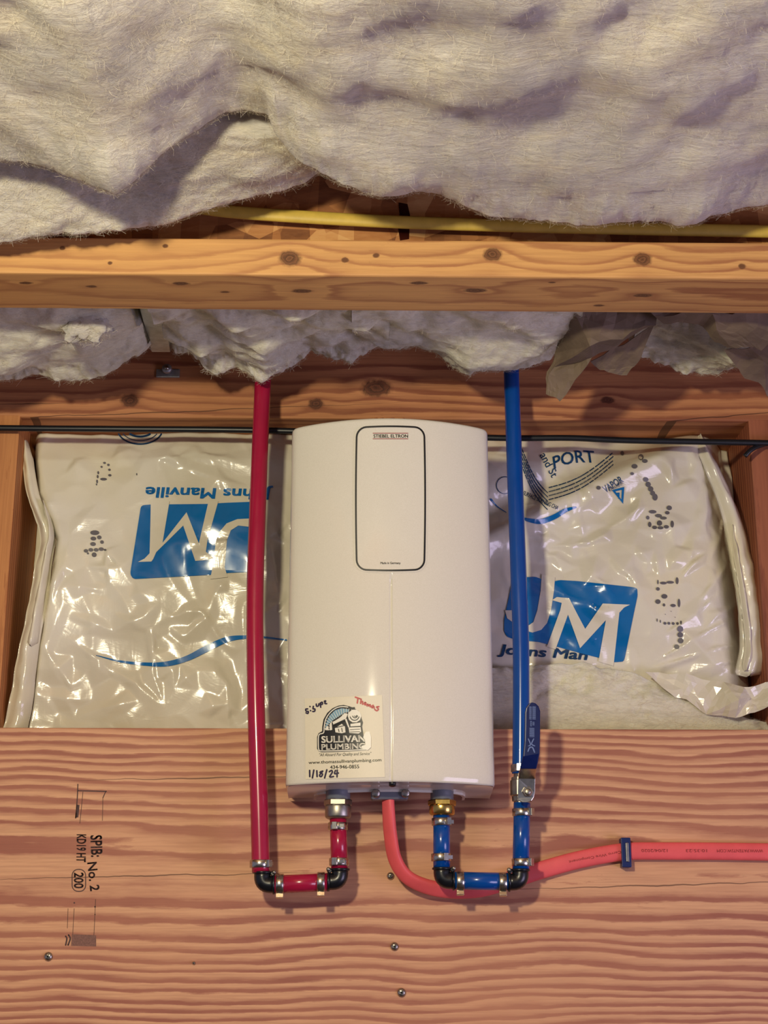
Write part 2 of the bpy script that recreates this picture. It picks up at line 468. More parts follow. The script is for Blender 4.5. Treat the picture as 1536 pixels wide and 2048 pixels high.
# ---- studs behind it
def stud(cx, lab, mat):
    v, f = box((cx, .038+.0695, 1.589/2), (.038, .139, 1.589), .0015)
    s = mk('wall_stud', v, f, mat, None, False); tag(s, lab, 'stud', 'studs of the framed wall'); return s
M['stud'] = wood('stud_pine', srgb(206, 140, 84), srgb(160, 92, 52), .009, PY(20, 1100, .038).x+.01, .2, axis='Z', warp=.008, soft=.6)
M['stud_r'] = wood('stud_pine_red', srgb(172, 104, 72), srgb(126, 68, 48), .009, PY(1520, 1100, .038).x-.02, .2, axis='Z', warp=.008, soft=.6)
xl = PY(38, 866, .038).x; xr = PY(1500, 890, .038).x
stud(xl-.019, 'upright pine stud beside the bag with the upside-down blue logo', M['stud'])
stud(xr+.019, 'upright reddish pine stud beside the bag with the torn lower end', M['stud_r'])
o = mk('middle_stud_1', *box((0, .038+.0695, 1.589/2), (.038, .139, 1.589), .0015), M['stud'], None, False); o['kind'] = 'structure'    # middle stud, behind the heater

# ---- top plate over the studs
zp = PY(768, 838, .038).z
K = [knot(260, 801, .038, .012, .009), knot(632, 808, .038, .010, .008), knot(752, 776, .038, .02, .012), knot(1215, 800, .038, .009, .005)]
c1 = PY(330, 824, .038); c2 = PY(1440, 834, .038); c3 = PY(60, 808, .038)
M['plate'] = wood('plate_pine', srgb(204, 140, 92), srgb(146, 84, 56), .010, zp+.09, .10, K, warp=.010, soft=.55,
                  cracks=((c1.x, c1.z, .28, .05), (c2.x, c2.z, .2, .1), (c3.x, c3.z, .045, .0)))
v, f = box((0, .038+.0695, zp+.076), (1.9, .139, .152), .002)
tag(mk('top_plate', v, f, M['plate'], None, False), 'horizontal pine top plate beam above the wrapped insulation bags', 'beam')

# ---- wooden I-joist: flange below, strand-board web above
YF = -.33; zf1 = PY(768, 479, YF).z; zf0 = PY(768, 552, YF).z
depth = .074
K = []
for px, py, a in ((580, 517, .011), (985, 509, .0095), (1285, 519, .0095), (125, 496, .003), (331, 492, .003), (690, 520, .004), (752, 511, .0035), (1484, 533, .004), (220, 526, .0025)):
    K.append(knot(px, py, YF, a, a*.8))
for px, py, a in ((362, 567, .009), (604, 582, .011), (52, 566, .007), (183, 573, .006), (950, 581, .012), (838, 566, .009), (1286, 591, .010), (1198, 611, .006), (450, 584, .005), (1104, 565, .004)):
    p = PZ(px, py, zf0); K.append((p.x, p.y, p.z, a, a*.45))
M['flange'] = wood('flange_spruce', srgb(220, 166, 104), srgb(172, 114, 74), .0085, (zf0+zf1)/2+.028, YF+.03, K, warp=.009, soft=.62, tone=srgb(226, 172, 104), wx=4)
joist = thing('i_joist', (0, YF+depth/2, zf0), 'wooden I-joist with knotty yellow bottom flange and strand board web', 'joist')
mk('bottom_flange', *box((0, YF+depth/2, (zf0+zf1)/2), (1.9, depth, zf1-zf0), .002), M['flange'], joist, False)
web = mk('web', *box((0, YF+depth/2, (zf1+1.803)/2), (1.9, .0095, 1.803-zf1), 0), M['osb'], joist, False)
mk('top_flange', *box((0, YF+depth/2, 1.8215), (1.9, depth, .037), .002), M['flange'], joist, False)
Yw = YF+depth/2-.0048
rp = lambda x, y: PS(x, y, lambda a, b: Yw, .0004)
V2, F2 = poly2([(797, 405), (815, 408), (820, 430), (818, 478), (800, 481), (796, 455), (799, 430)])
wrap_print('resin_drip', V2, F2, rp, M['resin'], web)

# ================================================================== loose fibreglass
def strands(parent, verts, faces, count, mat, name='loose_fibres', ln=(.004, .016), wd=.00008, lift=.0022, seed=1):
    rnd = random.Random(seed); mb = MB(); V = [Vector(v) for v in verts]
    for _ in range(count):
        f = faces[rnd.randrange(len(faces))]
        a, b, c = V[f[0]], V[f[1]], V[f[2]]
        n = (b-a).cross(c-a)
        if n.length < 1e-12: continue
        n.normalize()
        p = a + (b-a)*rnd.random() + (c-a)*rnd.random()*.8
        d = Vector((rnd.gauss(0, 1), rnd.gauss(0, .7), rnd.gauss(0, .5)))
        d = (d - n*d.dot(n)*.75).normalized()
        s = n.cross(d).normalized(); L = rnd.uniform(*ln); bend = rnd.uniform(-.5, .5)
        pts = []
        for k in range(4):
            q = k/3
            pts.append(p + n*(lift*math.sin(q*math.pi)*rnd.uniform(.3, 1) + .0004) + d*(L*(q-.5)) + s*(bend*L*q*q))
        vs = []
        for q in pts: vs += [q + s*wd, q - s*wd]
        mb.add(vs, [(0, 1, 3, 2), (2, 3, 5, 4), (4, 5, 7, 6)])
    return mb.build(name, mat, parent, True, 'stuff')
def batt(name, label, contour, Yb, Yf, zf, thick, mat, amp=.012, scale=14, seed=0, ncol=220, nst=2500, tuft=.004, shelf=0.0, group='fibreglass batts', fade=True):
    """a sagging batt: its far lower edge follows `contour`, its underside runs forward to Yf at height zf(x)"""
    cx = [p[0] for p in contour]; cy = [p[1] for p in contour]
    cY = [Yb if not isinstance(Yb, (list, tuple)) else y for y in (Yb if isinstance(Yb, (list, tuple)) else contour)]
    V = []; nb = 42; nr = 10; ring = nr + nb + 3
    cols = []
    for i in range(ncol):
        px = cx[0] + (cx[-1]-cx[0])*i/(ncol-1)
        yb = lerp(cx, cY, px); cols.append((px, yb, PY(px, lerp(cx, cy, px), yb)))
    dx = abs(cols[-1][2].x-cols[0][2].x)/(ncol-1); m = max(2, int(.045/dx))
    ez = np.array([c[2].z for c in cols]); kern = np.hanning(2*m+3); kern /= kern.sum()
    soft_z = np.convolve(np.pad(ez, m+1, mode='edge'), kern, 'valid')
    for i in range(ncol):
        px, yb, E = cols[i]; rad = .016
        zfr = zf(px, E)
        sec = []
        for k in range(nr):                       # far side, curling under
            t = k/(nr-1); a = t*math.pi/2
            if k == 0: sec.append((yb+.012, E.z+thick))
            else: sec.append((yb + .012 - rad*(1-math.cos(a))*.75, E.z + rad*(1-math.sin(a))))
        for k in range(1, nb+1):
            t = k/nb; y = yb + (Yf-yb)*t
            q_ = min(1, abs(y-yb)/.07); q_ = q_*q_*(3-2*q_); e0 = E.z*(1-q_) + float(soft_z[i])*q_
            z = e0 + (zfr-e0)*t - shelf*math.sin(math.pi*t)
            sec.append((y, z))
        sec.append((Yf-.012, zfr+.02)); sec.append((Yf-.012, zfr+thick)); sec.append(((Yf+yb)/2, max(E.z, zfr)+thick))
        for k, (y, z) in enumerate(sec):
            x = E.x
            if k < nr+nb+1:
                q = Vector((x*scale, y*scale*1.2, z*scale+seed*7.3))
                d = fbm(q, 2, .4)*amp
                e = abs(noise.noise(Vector((x*22+y*8, y*26, seed+z*8))))*amp*.35
                tt = fbm(Vector((x*45+y*20, y*80, z*70+seed)), 3, .55)*tuft*.6
                if k <= nr+3: tt += fbm(Vector((x*120, y*60, z*60+seed)), 3, .6)*tuft*.5
                z += d - e + tt; y += tt*.8 - d*.25
                if k <= nr+1: z += .35*tuft*noise.noise(Vector((x*140, y*90, seed)))
            V.append(Vector((x, y, z)))
    Fc = []
    for i in range(ncol-1):
        for k in range(ring):
            k2 = (k+1) % ring
            Fc.append((i*ring+k, i*ring+k2, (i+1)*ring+k2, (i+1)*ring+k))
    Fc.append(tuple(range(ring))); Fc.append(tuple(reversed(range((ncol-1)*ring, ncol*ring))))
    # outward: underside looks down
    a, b, c = (V[j] for j in Fc[(ncol//2)*ring + nr + nb//2][:3])
    if (b-a).cross(c-a).z > 0: Fc = flip(Fc)
    base = (sum(v.x for v in V)/len(V), (Yf+(Yb if not isinstance(Yb, (list, tuple)) else Yb[0]))/2, min(v.z for v in V))
    th = thing(name, base, label, 'insulation', group)
    mk('batt_body', V, Fc, mat, th)
    vis = [Fc[i*ring+k] for i in range(ncol-1) for k in range(2, nr+nb-1)]
    strands(th, V, vis, nst, M['strand'], seed=seed+3)
    return th

A = [(-260, 300), (0, 312), (100, 326), (225, 360), (290, 322), (370, 266), (440, 220), (490, 209), (535, 220), (553, 262), (595, 312), (640, 342), (700, 362), (770, 388), (850, 402), (930, 430),
     (985, 439), (1100, 432), (1250, 437), (1380, 424), (1536, 394), (1800, 380)]
AY = [-.47, -.47, -.475, -.48, -.48, -.485, -.485, -.485, -.48, -.475, -.46, -.445, -.43, -.415, -.40, -.39, -.38, -.375, -.375, -.375, -.38, -.38]
batt('insulation_batt', 'big sagging cream fibreglass batt hanging in front of the yellow cable', A, AY, -.92,
     lambda px, E: 1.636 + .010*math.sin(px/230.0), .13, M['fibre'], .017, 9, 1, 340, 26000, .0030, .0)
B = [(-260, 480), (0, 470), (60, 464), (150, 466), (205, 455), (290, 438), (345, 428), (430, 416), (500, 400), (560, 384), (612, 358), (650, 330)]
batt('insulation_batt', 'shaded lower fold of fibreglass batt over the end of the yellow cable', B, -.372, -.448,
     lambda px, E: PY(px, 290, -.448).z + .010, .12, M['fibre'], .010, 12, 5, 200, 8000, .003, .0)

fz = zf0
C1 = [(-200, 800), (-60, 780), (0, 768), (60, 756), (112, 757), (180, 746), (232, 736), (268, 720), (292, 702), (303, 684)]
batt('insulation_batt', 'fibreglass batt with a pale torn tuft beside the grey steel strap', C1, -.06, -.236,
     lambda px, E: fz+.022, .12, M['fibre_lifted'], .015, 17, 9, 160, 4000, .005, .004, 'batts behind the joist')
C2 = [(343, 668), (350, 690), (382, 716), (430, 734), (470, 738), (532, 752), (580, 730), (622, 710), (700, 718), (745, 706), (775, 696)]
batt('insulation_batt', 'ragged fibreglass batt drooping over the top of the red pipe', C2, -.05, -.236,
     lambda px, E: fz+.020, .12, M['fibre_lifted'], .017, 20, 13, 180, 5000, .007, .0, 'batts behind the joist')
C3 = [(705, 658), (730, 672), (800, 692), (870, 713), (938, 748), (1010, 740), (1080, 725), (1110, 694), (1128, 668)]
batt('insulation_batt', 'rounded fibreglass batt drooping over the top of the blue pipe', C3, -.075, -.236,
     lambda px, E: fz+.016, .12, M['fibre_lifted'], .013, 18, 17, 160, 4000, .005, .004, 'batts behind the joist')
C5 = [(1262, 690), (1285, 712), (1350, 742), (1376, 752), (1395, 745), (1440, 742), (1500, 720), (1600, 715)]
batt('insulation_batt', 'frayed fibreglass scrap between the torn brown paper flaps', C5, -.05, -.10,
     lambda px, E: PY(px, lerp([1262, 1290, 1340, 1400, 1440, 1600], [640, 648, 664, 694, 728, 735], px), -.10).z, .016, M['fibre_lifted'], .005, 22, 21, 120, 2000, .006, .0, 'batts behind the joist')
# pale torn tuft hanging from the first batt
def tuft(name, lab, cx, cy, Y, rad, sq, mat, seed):
    V = []; n = 28; m = 16; c = PY(cx, cy, Y)
    for i in range(m+1):
        a = math.pi*i/m
        for k in range(n):
            b = 2*math.pi*k/n
            d = Vector((math.sin(a)*math.cos(b), math.sin(a)*math.sin(b), math.cos(a)))
            r = rad*(1 + .55*fbm(d*2.2+Vector((seed, 0, 0)), 4, .6))
            V.append(c + Vector((d.x*r*sq[0], d.y*r*sq[1], d.z*r*sq[2])))
    Fc = []
    for i in range(m):
        for k in range(n):
            Fc.append((i*n+k, (i+1)*n+k, (i+1)*n+(k+1) % n, i*n+(k+1) % n))
    o = mk(name, V, Fc, mat); tag(o, lab, 'insulation'); strands(o, V, Fc, 500, M['strand'], seed=seed, lift=.006); return o
tuft('insulation_tuft', 'bright torn fluff tuft hanging under a fibreglass batt', 172, 652, -.19, .020, (1, .5, .8), M['fibre'], 4)

# ---- torn kraft paper flaps
def sheet(name, pts, tris, mat, parent, thick=.0006, sub=5, amp=.0045, seed=0):
    """thin crumpled sheet; pts = (px, py, Y)"""
    bm = bmesh.new()
    vs = [bm.verts.new(PY(*p)) for p in pts]
    for t in tris: bm.faces.new([vs[i] for i in t])
    bmesh.ops.subdivide_edges(bm, edges=bm.edges[:], cuts=sub, use_grid_fill=True, smooth=0)
    bmesh.ops.triangulate(bm, faces=bm.faces[:])
    for v in bm.verts:
        c = v.co
        v.co = c + Vector((fbm((c.x*40, c.z*40, seed), 2), fbm((c.x*40, c.z*40, seed+9), 3)*2, fbm((c.x*40, c.z*40, seed+5), 2)))*amp
    bmesh.ops.recalc_face_normals(bm, faces=bm.faces[:])
    r = bmesh.ops.solidify(bm, geom=bm.faces[:], thickness=thick)
    bm.verts.index_update()
    V = [v.co.copy() for v in bm.verts]; Fc = [tuple(v.index for v in f.verts) for f in bm.faces]; bm.free()
    return mk(name, V, Fc, mat, parent, False)
kp = thing('kraft_paper', PY(1180, 800, -.1), 'torn brown kraft paper facing hanging to a point beside the blue pipe', 'paper')
sheet('paper_flap', [(1140, 600, -.20), (1200, 600, -.21), (1320, 600, -.22), (1312, 650, -.20), (1235, 688, -.16), (1182, 716, -.15), (1118, 806, -.11), (1090, 785, -.11), (1108, 700, -.13), (1112, 730, -.13), (1176, 690, -.185)],
      [(0, 1, 10), (1, 2, 3), (1, 3, 10), (3, 4, 10), (4, 5, 10), (0, 10, 8), (8, 10, 9), (9, 10, 5), (9, 5, 6), (8, 9, 7), (9, 6, 7)], M['kraft'], kp, seed=3)
sheet('paper_fold', [(1180, 716, -.14), (1235, 690, -.15), (1310, 645, -.19), (1290, 690, -.15), (1262, 735, -.12), (1248, 752, -.115), (1200, 738, -.12)],
      [(0, 1, 6), (1, 2, 3), (1, 3, 4), (1, 4, 6), (4, 5, 6)], M['kraft'], kp, seed=8)
kp2 = thing('kraft_paper', PY(1450, 760, -.1), 'crumpled brown kraft paper facing hanging below the joist by the dark gap', 'paper')
sheet('paper_flap', [(1250, 600, -.235), (1400, 600, -.235), (1560, 600, -.235), (1560, 660, -.21), (1524, 696, -.19), (1470, 698, -.19), (1400, 660, -.20), (1330, 646, -.215), (1420, 634, -.235), (1310, 630, -.23)],
      [(0, 1, 9), (1, 8, 9), (1, 2, 8), (2, 3, 8), (3, 4, 8), (4, 5, 8), (5, 6, 8), (6, 7, 8), (7, 9, 8)], M['kraft'], kp2, seed=11)
sheet('paper_fold', [(1450, 690, -.17), (1500, 690, -.18), (1560, 668, -.19), (1580, 760, -.10), (1570, 820, -.08), (1530, 785, -.10), (1490, 755, -.12), (1520, 720, -.15)],
      [(0, 1, 7), (1, 2, 7), (2, 3, 7), (3, 4, 5), (3, 5, 7), (5, 6, 7), (6, 0, 7)], M['kraft'], kp2, seed=14)

# ---- steel strap and anchor clip in the bay
a = PY(300, 596, -.20); b = PY(322, 704, -.03)
st = thing('steel_strap', b, 'grey galvanised steel strap slanting up between two batts', 'strap')
d = (b-a).normalized(); sx = Vector((1, 0, 0)); nn = d.cross(sx).normalized()
V = []
for p, wd in ((a, .0155), (b, .0120)):
    V += [p - sx*wd - nn*.0012 - nn*.003, p - sx*wd*.8 + nn*.0, p + sx*wd*.8 + nn*.0, p + sx*wd - nn*.0012 - nn*.003]
V += [v - nn*.0015 for v in V]
mk('strap_body', V, [(0, 1, 5, 4), (1, 2, 6, 5), (2, 3, 7, 6), (8, 12, 13, 9), (9, 13, 14, 10), (10, 14, 15, 11), (0, 4, 12, 8), (3, 11, 15, 7), (0, 8, 9, 1), (1, 9, 10, 2), (2, 10, 11, 3), (4, 5, 13, 12), (5, 6, 14, 13), (6, 7, 15, 14)], M['galv'], st, False)
c = PY(336, 747, .0370)
cl = thing('anchor_clip', c, 'small galvanised clip with round bolt head on the top plate', 'clip')
mk('clip_plate', *box(c, (.026, .003, .010), .0008), M['galv'], cl, False)
cb = PY(335, 741, .0365)
bl = mk('bolt', *lathe(cb+Vector((0, -.001, 0)), (0, -1, 0), [(0, .0055), (.005, .0055), (.0062, .0045)], 16), M['galv'], cl)
mk('bolt_tip', *lathe(cb+Vector((0, -.0072, 0)), (0, -1, 0), [(0, .0026), (.0015, .0024)], 12), M['screw'], bl)

# ================================================================== wrapped insulation bags
class Bag:
    """height field y = h(x, z) of a crumpled film front, on a regular grid"""
    def __init__(s, x0, x1, z0, z1, fn, step=.002):
        s.x0, s.z0, s.step = x0, z0, step
        s.nx = int((x1-x0)/step)+1; s.nz = int((z1-z0)/step)+1
        s.H = np.zeros((s.nx, s.nz)); s.F = np.zeros((s.nx, s.nz))
        for i in range(s.nx):
            for k in range(s.nz): s.H[i, k] = fn(x0+i*step, z0+k*step)
    def crumple(s, lines, conv, yy, seed, ridge=.0030, amp=.0024, gap=.016):
        """crisp film facets: a triangle net whose edges follow the drawn folds"""
        rn = random.Random(seed); P = []; Hh = []; E = []
        x1 = s.x0+(s.nx-1)*s.step; z1 = s.z0+(s.nz-1)*s.step
        for a, b in lines:
            a, b = conv([a, b]); p = PY(*a, yy); q = PY(*b, yy); n = len(P)
            m = p.lerp(q, .5); L = (q-p).length
            off = Vector((-(q-p).z, 0, (q-p).x)).normalized()*rn.uniform(-.05, .05)*L
            m += off
            for c, h in ((p, -ridge*rn.uniform(0, .5)), (m, -ridge*rn.uniform(.8, 1.5)), (q, -ridge*rn.uniform(0, .5))):
                P.append((c.x, c.z)); Hh.append(h)
            E += [(n, n+1), (n+1, n+2)]
        nl = len(P); x = s.x0-.01
        while x < x1+.02:
            z = s.z0-.01
            while z < z1+.02:
                c = (x+rn.uniform(-.45, .45)*gap, z+rn.uniform(-.45, .45)*gap)
                if all((c[0]-a)**2+(c[1]-b)**2 > (gap*.42)**2 for a, b in P[:nl]):
                    k = max(.12, min(1, .55+1.5*noise.noise(Vector((c[0]*9, c[1]*9, seed)))))
                    P.append(c); Hh.append(rn.uniform(-.4, 1)*amp*k)
                z += gap
            x += gap
        vs, es, fs, ov, oe, of = delaunay_2d_cdt([Vector(p) for p in P], E, [], 0, 1e-5)
        hh = [(Hh[o[0]] if o else -ridge) for o in ov]
        for t in fs:
            (ax, az), (bx, bz), (cx, cz) = (vs[i] for i in t); ha, hb, hc = (hh[i] for i in t)
            det = (bz-cz)*(ax-cx)+(cx-bx)*(az-cz)
            if abs(det) < 1e-12: continue
            i0 = max(0, int((min(ax, bx, cx)-s.x0)/s.step)); i1 = min(s.nx, int((max(ax, bx, cx)-s.x0)/s.step)+2)
            k0 = max(0, int((min(az, bz, cz)-s.z0)/s.step)); k1 = min(s.nz, int((max(az, bz, cz)-s.z0)/s.step)+2)
            if i0 >= i1 or k0 >= k1: continue
            X = s.x0 + np.arange(i0, i1)[:, None]*s.step; Z = s.z0 + np.arange(k0, k1)[None, :]*s.step
            u = ((bz-cz)*(X-cx)+(cx-bx)*(Z-cz))/det; v = ((cz-az)*(X-cx)+(ax-cx)*(Z-cz))/det; w_ = 1-u-v
            ins = (u >= -1e-9) & (v >= -1e-9) & (w_ >= -1e-9)
            s.F[i0:i1, k0:k1] = np.where(ins, u*ha+v*hb+w_*hc, s.F[i0:i1, k0:k1])
        s.H += s.F
        s.H = np.maximum(s.H, .030)
    def fold(s, lines, conv, yy, h=.0032, w=.0030):
        X = s.x0 + np.arange(s.nx)[:, None]*s.step; Z = s.z0 + np.arange(s.nz)[None, :]*s.step
        for n, (a, b) in enumerate(lines):
            a, b = conv([a, b]); p = PY(*a, yy); q = PY(*b, yy)
            dx, dz = q.x-p.x, q.z-p.z; L2 = dx*dx+dz*dz; L = math.sqrt(L2)
            t = ((X-p.x)*dx + (Z-p.z)*dz)/L2
            wob = .0022*np.sin(t*9+n*2.1) + .001*np.sin(t*23+n)
            d = ((X-p.x)*(-dz) + (Z-p.z)*dx)/L + wob
            tp = np.clip(1-np.abs(2*t-1)**3, 0, 1)*((t > 0) & (t < 1))
            k = .75+.5*((n*37) % 10)/10
            prof = np.where(d > 0, np.exp(-d/w/.75), np.exp(-(d/w/2.2)**2))       # steep on one side
            s.H -= h*k*tp*prof
    def y(s, x, z):
        a = min(max((x-s.x0)/s.step, 0), s.nx-1.001); b = min(max((z-s.z0)/s.step, 0), s.nz-1.001)
        i, k = int(a), int(b); a -= i; b -= k; H = s.H
        return float(H[i, k]*(1-a)*(1-b) + H[i+1, k]*a*(1-b) + H[i, k+1]*(1-a)*b + H[i+1, k+1]*a*b)
    def mesh(s, keep=None, back=.03):
        V = []; Fc = []; idx = {}
        for i in range(s.nx):
            for k in range(s.nz):
                V.append(Vector((s.x0+i*s.step, s.H[i, k], s.z0+k*s.step)))
        N = s.nz
        for i in range(s.nx-1):
            for k in range(s.nz-1): Fc.append((i*N+k, (i+1)*N+k, (i+1)*N+k+1, i*N+k+1))
        # rim runs back into the wall so that the bag has depth
        rim = [i*N for i in range(s.nx)] + [(s.nx-1)*N+k for k in range(1, N)] + [i*N+N-1 for i in range(s.nx-2, -1, -1)] + [k for k in range(N-2, 0, -1)]
        b = len(V); V += [Vector((V[i].x, .178, V[i].z)) for i in rim]; n = len(rim)
        for j in range(n): Fc.append((rim[j], b+j, b+(j+1) % n, rim[(j+1) % n]))
        Fc.append(tuple(b+j for j in range(n)))
        return V, Fc
def crease(x, z, seed, sc, ang, stretch, sharp=.22):
    ca, sa = math.cos(ang), math.sin(ang)
    u = (x*ca + z*sa)*sc; v = (-x*sa + z*ca)*sc*stretch
    u += .35*noise.noise(Vector((u, v, seed))); v += .35*noise.noise(Vector((u, v, seed+4)))
    d, _ = noise.voronoi(Vector((u, v, seed*1.7)))
    return max(0.0, 1-(d[1]-d[0])/sharp)
def film_relief(x, z, seed, k=1.0):
    n = fbm((x*8, z*8, seed), 2)*.010
    w1 = noise.noise(Vector((x*11, z*11, seed+20))); w2 = noise.noise(Vector((x*11, z*11, seed+30)))
    X, Z = x+.02*w1, z+.02*w2
    r1 = 1-abs(noise.noise(Vector((X*20+Z*8, Z*9-X*4, seed+2))))*3.0       # long soft folds
    r2 = 1-abs(noise.noise(Vector((X*26-Z*26, Z*11+X*11, seed+6))))*3.6
    m = max(0, min(1, .5+1.6*noise.noise(Vector((x*7, z*7, seed+50)))))
    return (n - max(0, r1)**2*.0016)*k

xls = xl+.001; xrs = xr-.001
zlo = zb_top-.02; zhi = zp-.002
def edge_left(z):      # film pulls away from the stud half-way up
    py = [850, 880, 980, 1040, 1075, 1140, 1200, 1320, 1400, 1460]; ex = [44, 46, 58, 84, 95, 86, 74, 50, 36, 22]
    zz = [PY(60, p, .06).z for p in py]; xx = [PY(e, p, .06).x for e, p in zip(ex, py)]
    return float(np.interp(z, zz[::-1], xx[::-1]))
def bag_left(x, z):
    t = (z-zlo)/(zhi-zlo)
    y = .080 - .022*math.sin(math.pi*min(1, max(0, t*.95)))**.7
    e = x - edge_left(z)
    y += .085*max(0, 1-max(e+.004, 0)/.020)**2 if e < .016 else 0
    if e < -.004: y += .01
    c = (-.019) - x
    y += .035*max(0, 1-max(c, 0)/.03)**2
    y += .012*max(0, (t-.90)/.10)
    y += film_relief(x, z, 2.0, min(1, max(.15, e/.02)))
    return max(y, .047 if z < zb_top+.004 else .030)
bagL = Bag(xls, -.0195, zlo, zhi, bag_left)
LC = lambda pts: [(x/2.56, 830+y/2.56) for x, y in pts]
RC = lambda pts: [(936+x/2.56, 830+y/2.56) for x, y in pts]
bagL.crumple([((500, 450), (370, 610)), ((380, 600), (270, 960)), ((540, 690), (560, 880)), ((540, 700), (690, 880)), ((330, 880), (500, 892)), ((590, 1015), (750, 1115)), ((740, 1110), (835, 1485)), ((430, 1050), (580, 1108)),
    ((780, 1090), (800, 1350)), ((640, 1310), (725, 1372)), ((870, 1035), (1035, 1000)), ((1030, 1000), (1095, 1065)), ((940, 1135), (1065, 1030)), ((560, 1290), (835, 1485)), ((380, 1160), (610, 1355)), ((220, 1180), (365, 1410)),
    ((1040, 1240), (1175, 1375)), ((1170, 1360), (1182, 1590)), ((450, 1250), (565, 1335)), ((180, 900), (242, 630)), ((800, 225), (915, 208)), ((910, 205), (905, 275)), ((950, 270), (1285, 362)), ((700, 870), (765, 965)), ((560, 205), (650, 155)),
    ((1100, 915), (1165, 838)), ((900, 1385), (1005, 1308)), ((1060, 1545), (1115, 1435)), ((500, 1500), (710, 1458)), ((250, 1432), (410, 1452)), ((680, 1105), (825, 955)), ((950, 640), (1070, 705)), ((1000, 180), (1270, 250)), ((330, 290), (430, 200)), ((170, 330), (230, 620)), ((300, 720), (250, 1010)), ((1370, 560), (1470, 660)), ((1380, 1000), (1475, 940)), ((1350, 1200), (1475, 1260)), ((860, 1200), (890, 1420))], LC, .06, 3, .0032, .0027, .015)
BL = thing('insulation_bag', (xls+.18, .10, zlo), 'white film insulation bag with upside-down blue JM logo behind the red pipe', 'insulation', 'film-wrapped insulation in the wall')
bodyL = mk('film', *bagL.mesh(), M['film'], BL)
def bag_right(x, z):
    t = (z-zlo)/(zhi-zlo)
    y = .084 - .030*math.sin(math.pi*min(1, max(0, t*.95)))**.7
    c = x - .019
    y += .03*max(0, 1-max(c, 0)/.03)**2
    e = xrs - .040 + .022*max(0, .7-t)/.7 - x
    y += .055*max(0, 1-max(e+.03, 0)/.05)**2
    # long sagging fold from the pipe up to the right
    s = (x-.12)*.55 + .05*math.sin((x-.1)*14)
    zc = zlo + .66*(zhi-zlo) + .02 + (x-.16)*.5
    q = (z - zc)/.018
    y -= .014*math.exp(-q*q) - .010*math.exp(-((q-1.8)**2))
    y += .012*max(0, (t-.90)/.10)
    y += film_relief(x, z, 8.0, 1.0)
    return max(y, .047 if z < zb_top+.004 else .026)
bagR = Bag(.0195, xrs, zlo, zhi, bag_right)
bagR.crumple([((390, 680), (645, 662)), ((630, 665), (735, 585)), ((715, 592), (910, 478)), ((330, 660), (565, 785)), ((555, 775), (705, 885)), ((720, 725), (860, 890)), ((850, 675), (925, 765)), ((950, 695), (972, 840)), ((1045, 675), (1155, 735)),
    ((1150, 640), (1128, 765)), ((1000, 738), (1095, 795)), ((1232, 375), (1218, 610)), ((1290, 355), (1352, 485)), ((1350, 475), (1238, 745)), ((1350, 735), (1175, 965)), ((1185, 955), (1095, 1105)), ((1405, 945), (1195, 1115)), ((1375, 1035), (915, 1292)),
    ((1415, 1165), (990, 1285)), ((930, 602), (1155, 548)), ((500, 602), (645, 558)), ((340, 610), (485, 652)), ((330, 640), (405, 705)), ((1130, 175), (1245, 305)), ((980, 250), (1085, 335)), ((1405, 1258), (1125, 1332)), ((1080, 850), (1230, 700)), ((560, 500), (700, 400)), ((880, 420), (830, 560)), ((1040, 380), (1180, 330)), ((620, 960), (700, 1080)), ((1000, 1130), (1300, 900))], RC, .06, 8, .0046, .0038, .014)
BR = thing('insulation_bag', (xrs-.18, .10, zlo), 'white film insulation bag with upright blue JM logo behind the blue pipe', 'insulation', 'film-wrapped insulation in the wall')
bodyR = mk('film', *bagR.mesh(), M['film'], BR)

def mL(off=.0011): return lambda x, y: PS(x, y, bagL.y, off, .06)
def mR(off=.0011): return lambda x, y: PS(x, y, bagR.y, off, .06)
def roundp(pts, r=6, n=4):
    out = []; m = len(pts)
    for i in range(m):
        a = Vector(pts[i-1]); b = Vector(pts[i]); c = Vector(pts[(i+1) % m])
        d1 = min(r, (a-b).length*.45); d2 = min(r, (c-b).length*.45)
        p = b+(a-b).normalized()*d1; q = b+(c-b).normalized()*d2
        for k in range(n+1):
            t = k/n; s = p*(1-t)**2 + b*2*t*(1-t) + q*t*t; out.append((s.x, s.y))
    return out
# logo on the bag with the logo upside down
wrap_print('logo_block', *poly2(roundp(LC([(722, 462), (772, 458), (1072, 455), (1140, 450), (1335, 442), (1335, 802), (1165, 808), (1080, 818), (682, 840), (666, 815)]), 7)), mL(.0012), M['print_blue'], bodyL, 6)
wrap_print('logo_letter', *poly2(LC([(772, 440), (868, 440), (832, 655), (955, 498), (1018, 658), (1068, 440), (1118, 440), (1062, 640), (1054, 700), (1092, 732), (1060, 742), (1000, 747), (938, 566), (800, 702), (784, 738), (775, 750), (706, 752), (740, 735), (766, 708), (770, 560)])), mL(.0018), M['print_white'], bodyL, 6)
wrap_print('logo_letter', *poly2(LC([(1100, 690), (1106, 640), (1122, 600), (1160, 555), (1215, 533), (1275, 530), (1345, 540), (1345, 580), (1220, 566), (1182, 590), (1162, 640), (1150, 780), (1166, 830), (1076, 840), (1096, 740)])), mL(.0018), M['print_white'], bodyL, 6)
wrap_print('lettering', *text2('Johns Manville', *LC([(1070, 392)])[0], 254, 28, 181, .12, .055), mL(), M['print_blue'], bodyL, 6)
wrap_print('swoosh', *stroke2(LC([(492, 1230), (620, 1262), (760, 1276), (860, 1273), (960, 1245), (1060, 1195), (1160, 1150), (1250, 1137), (1340, 1137), (1466, 1152)]), [1, 4, 7, 10, 11, 13, 11, 7, 4, 3]), mL(), M['print_blue'], bodyL, 6)
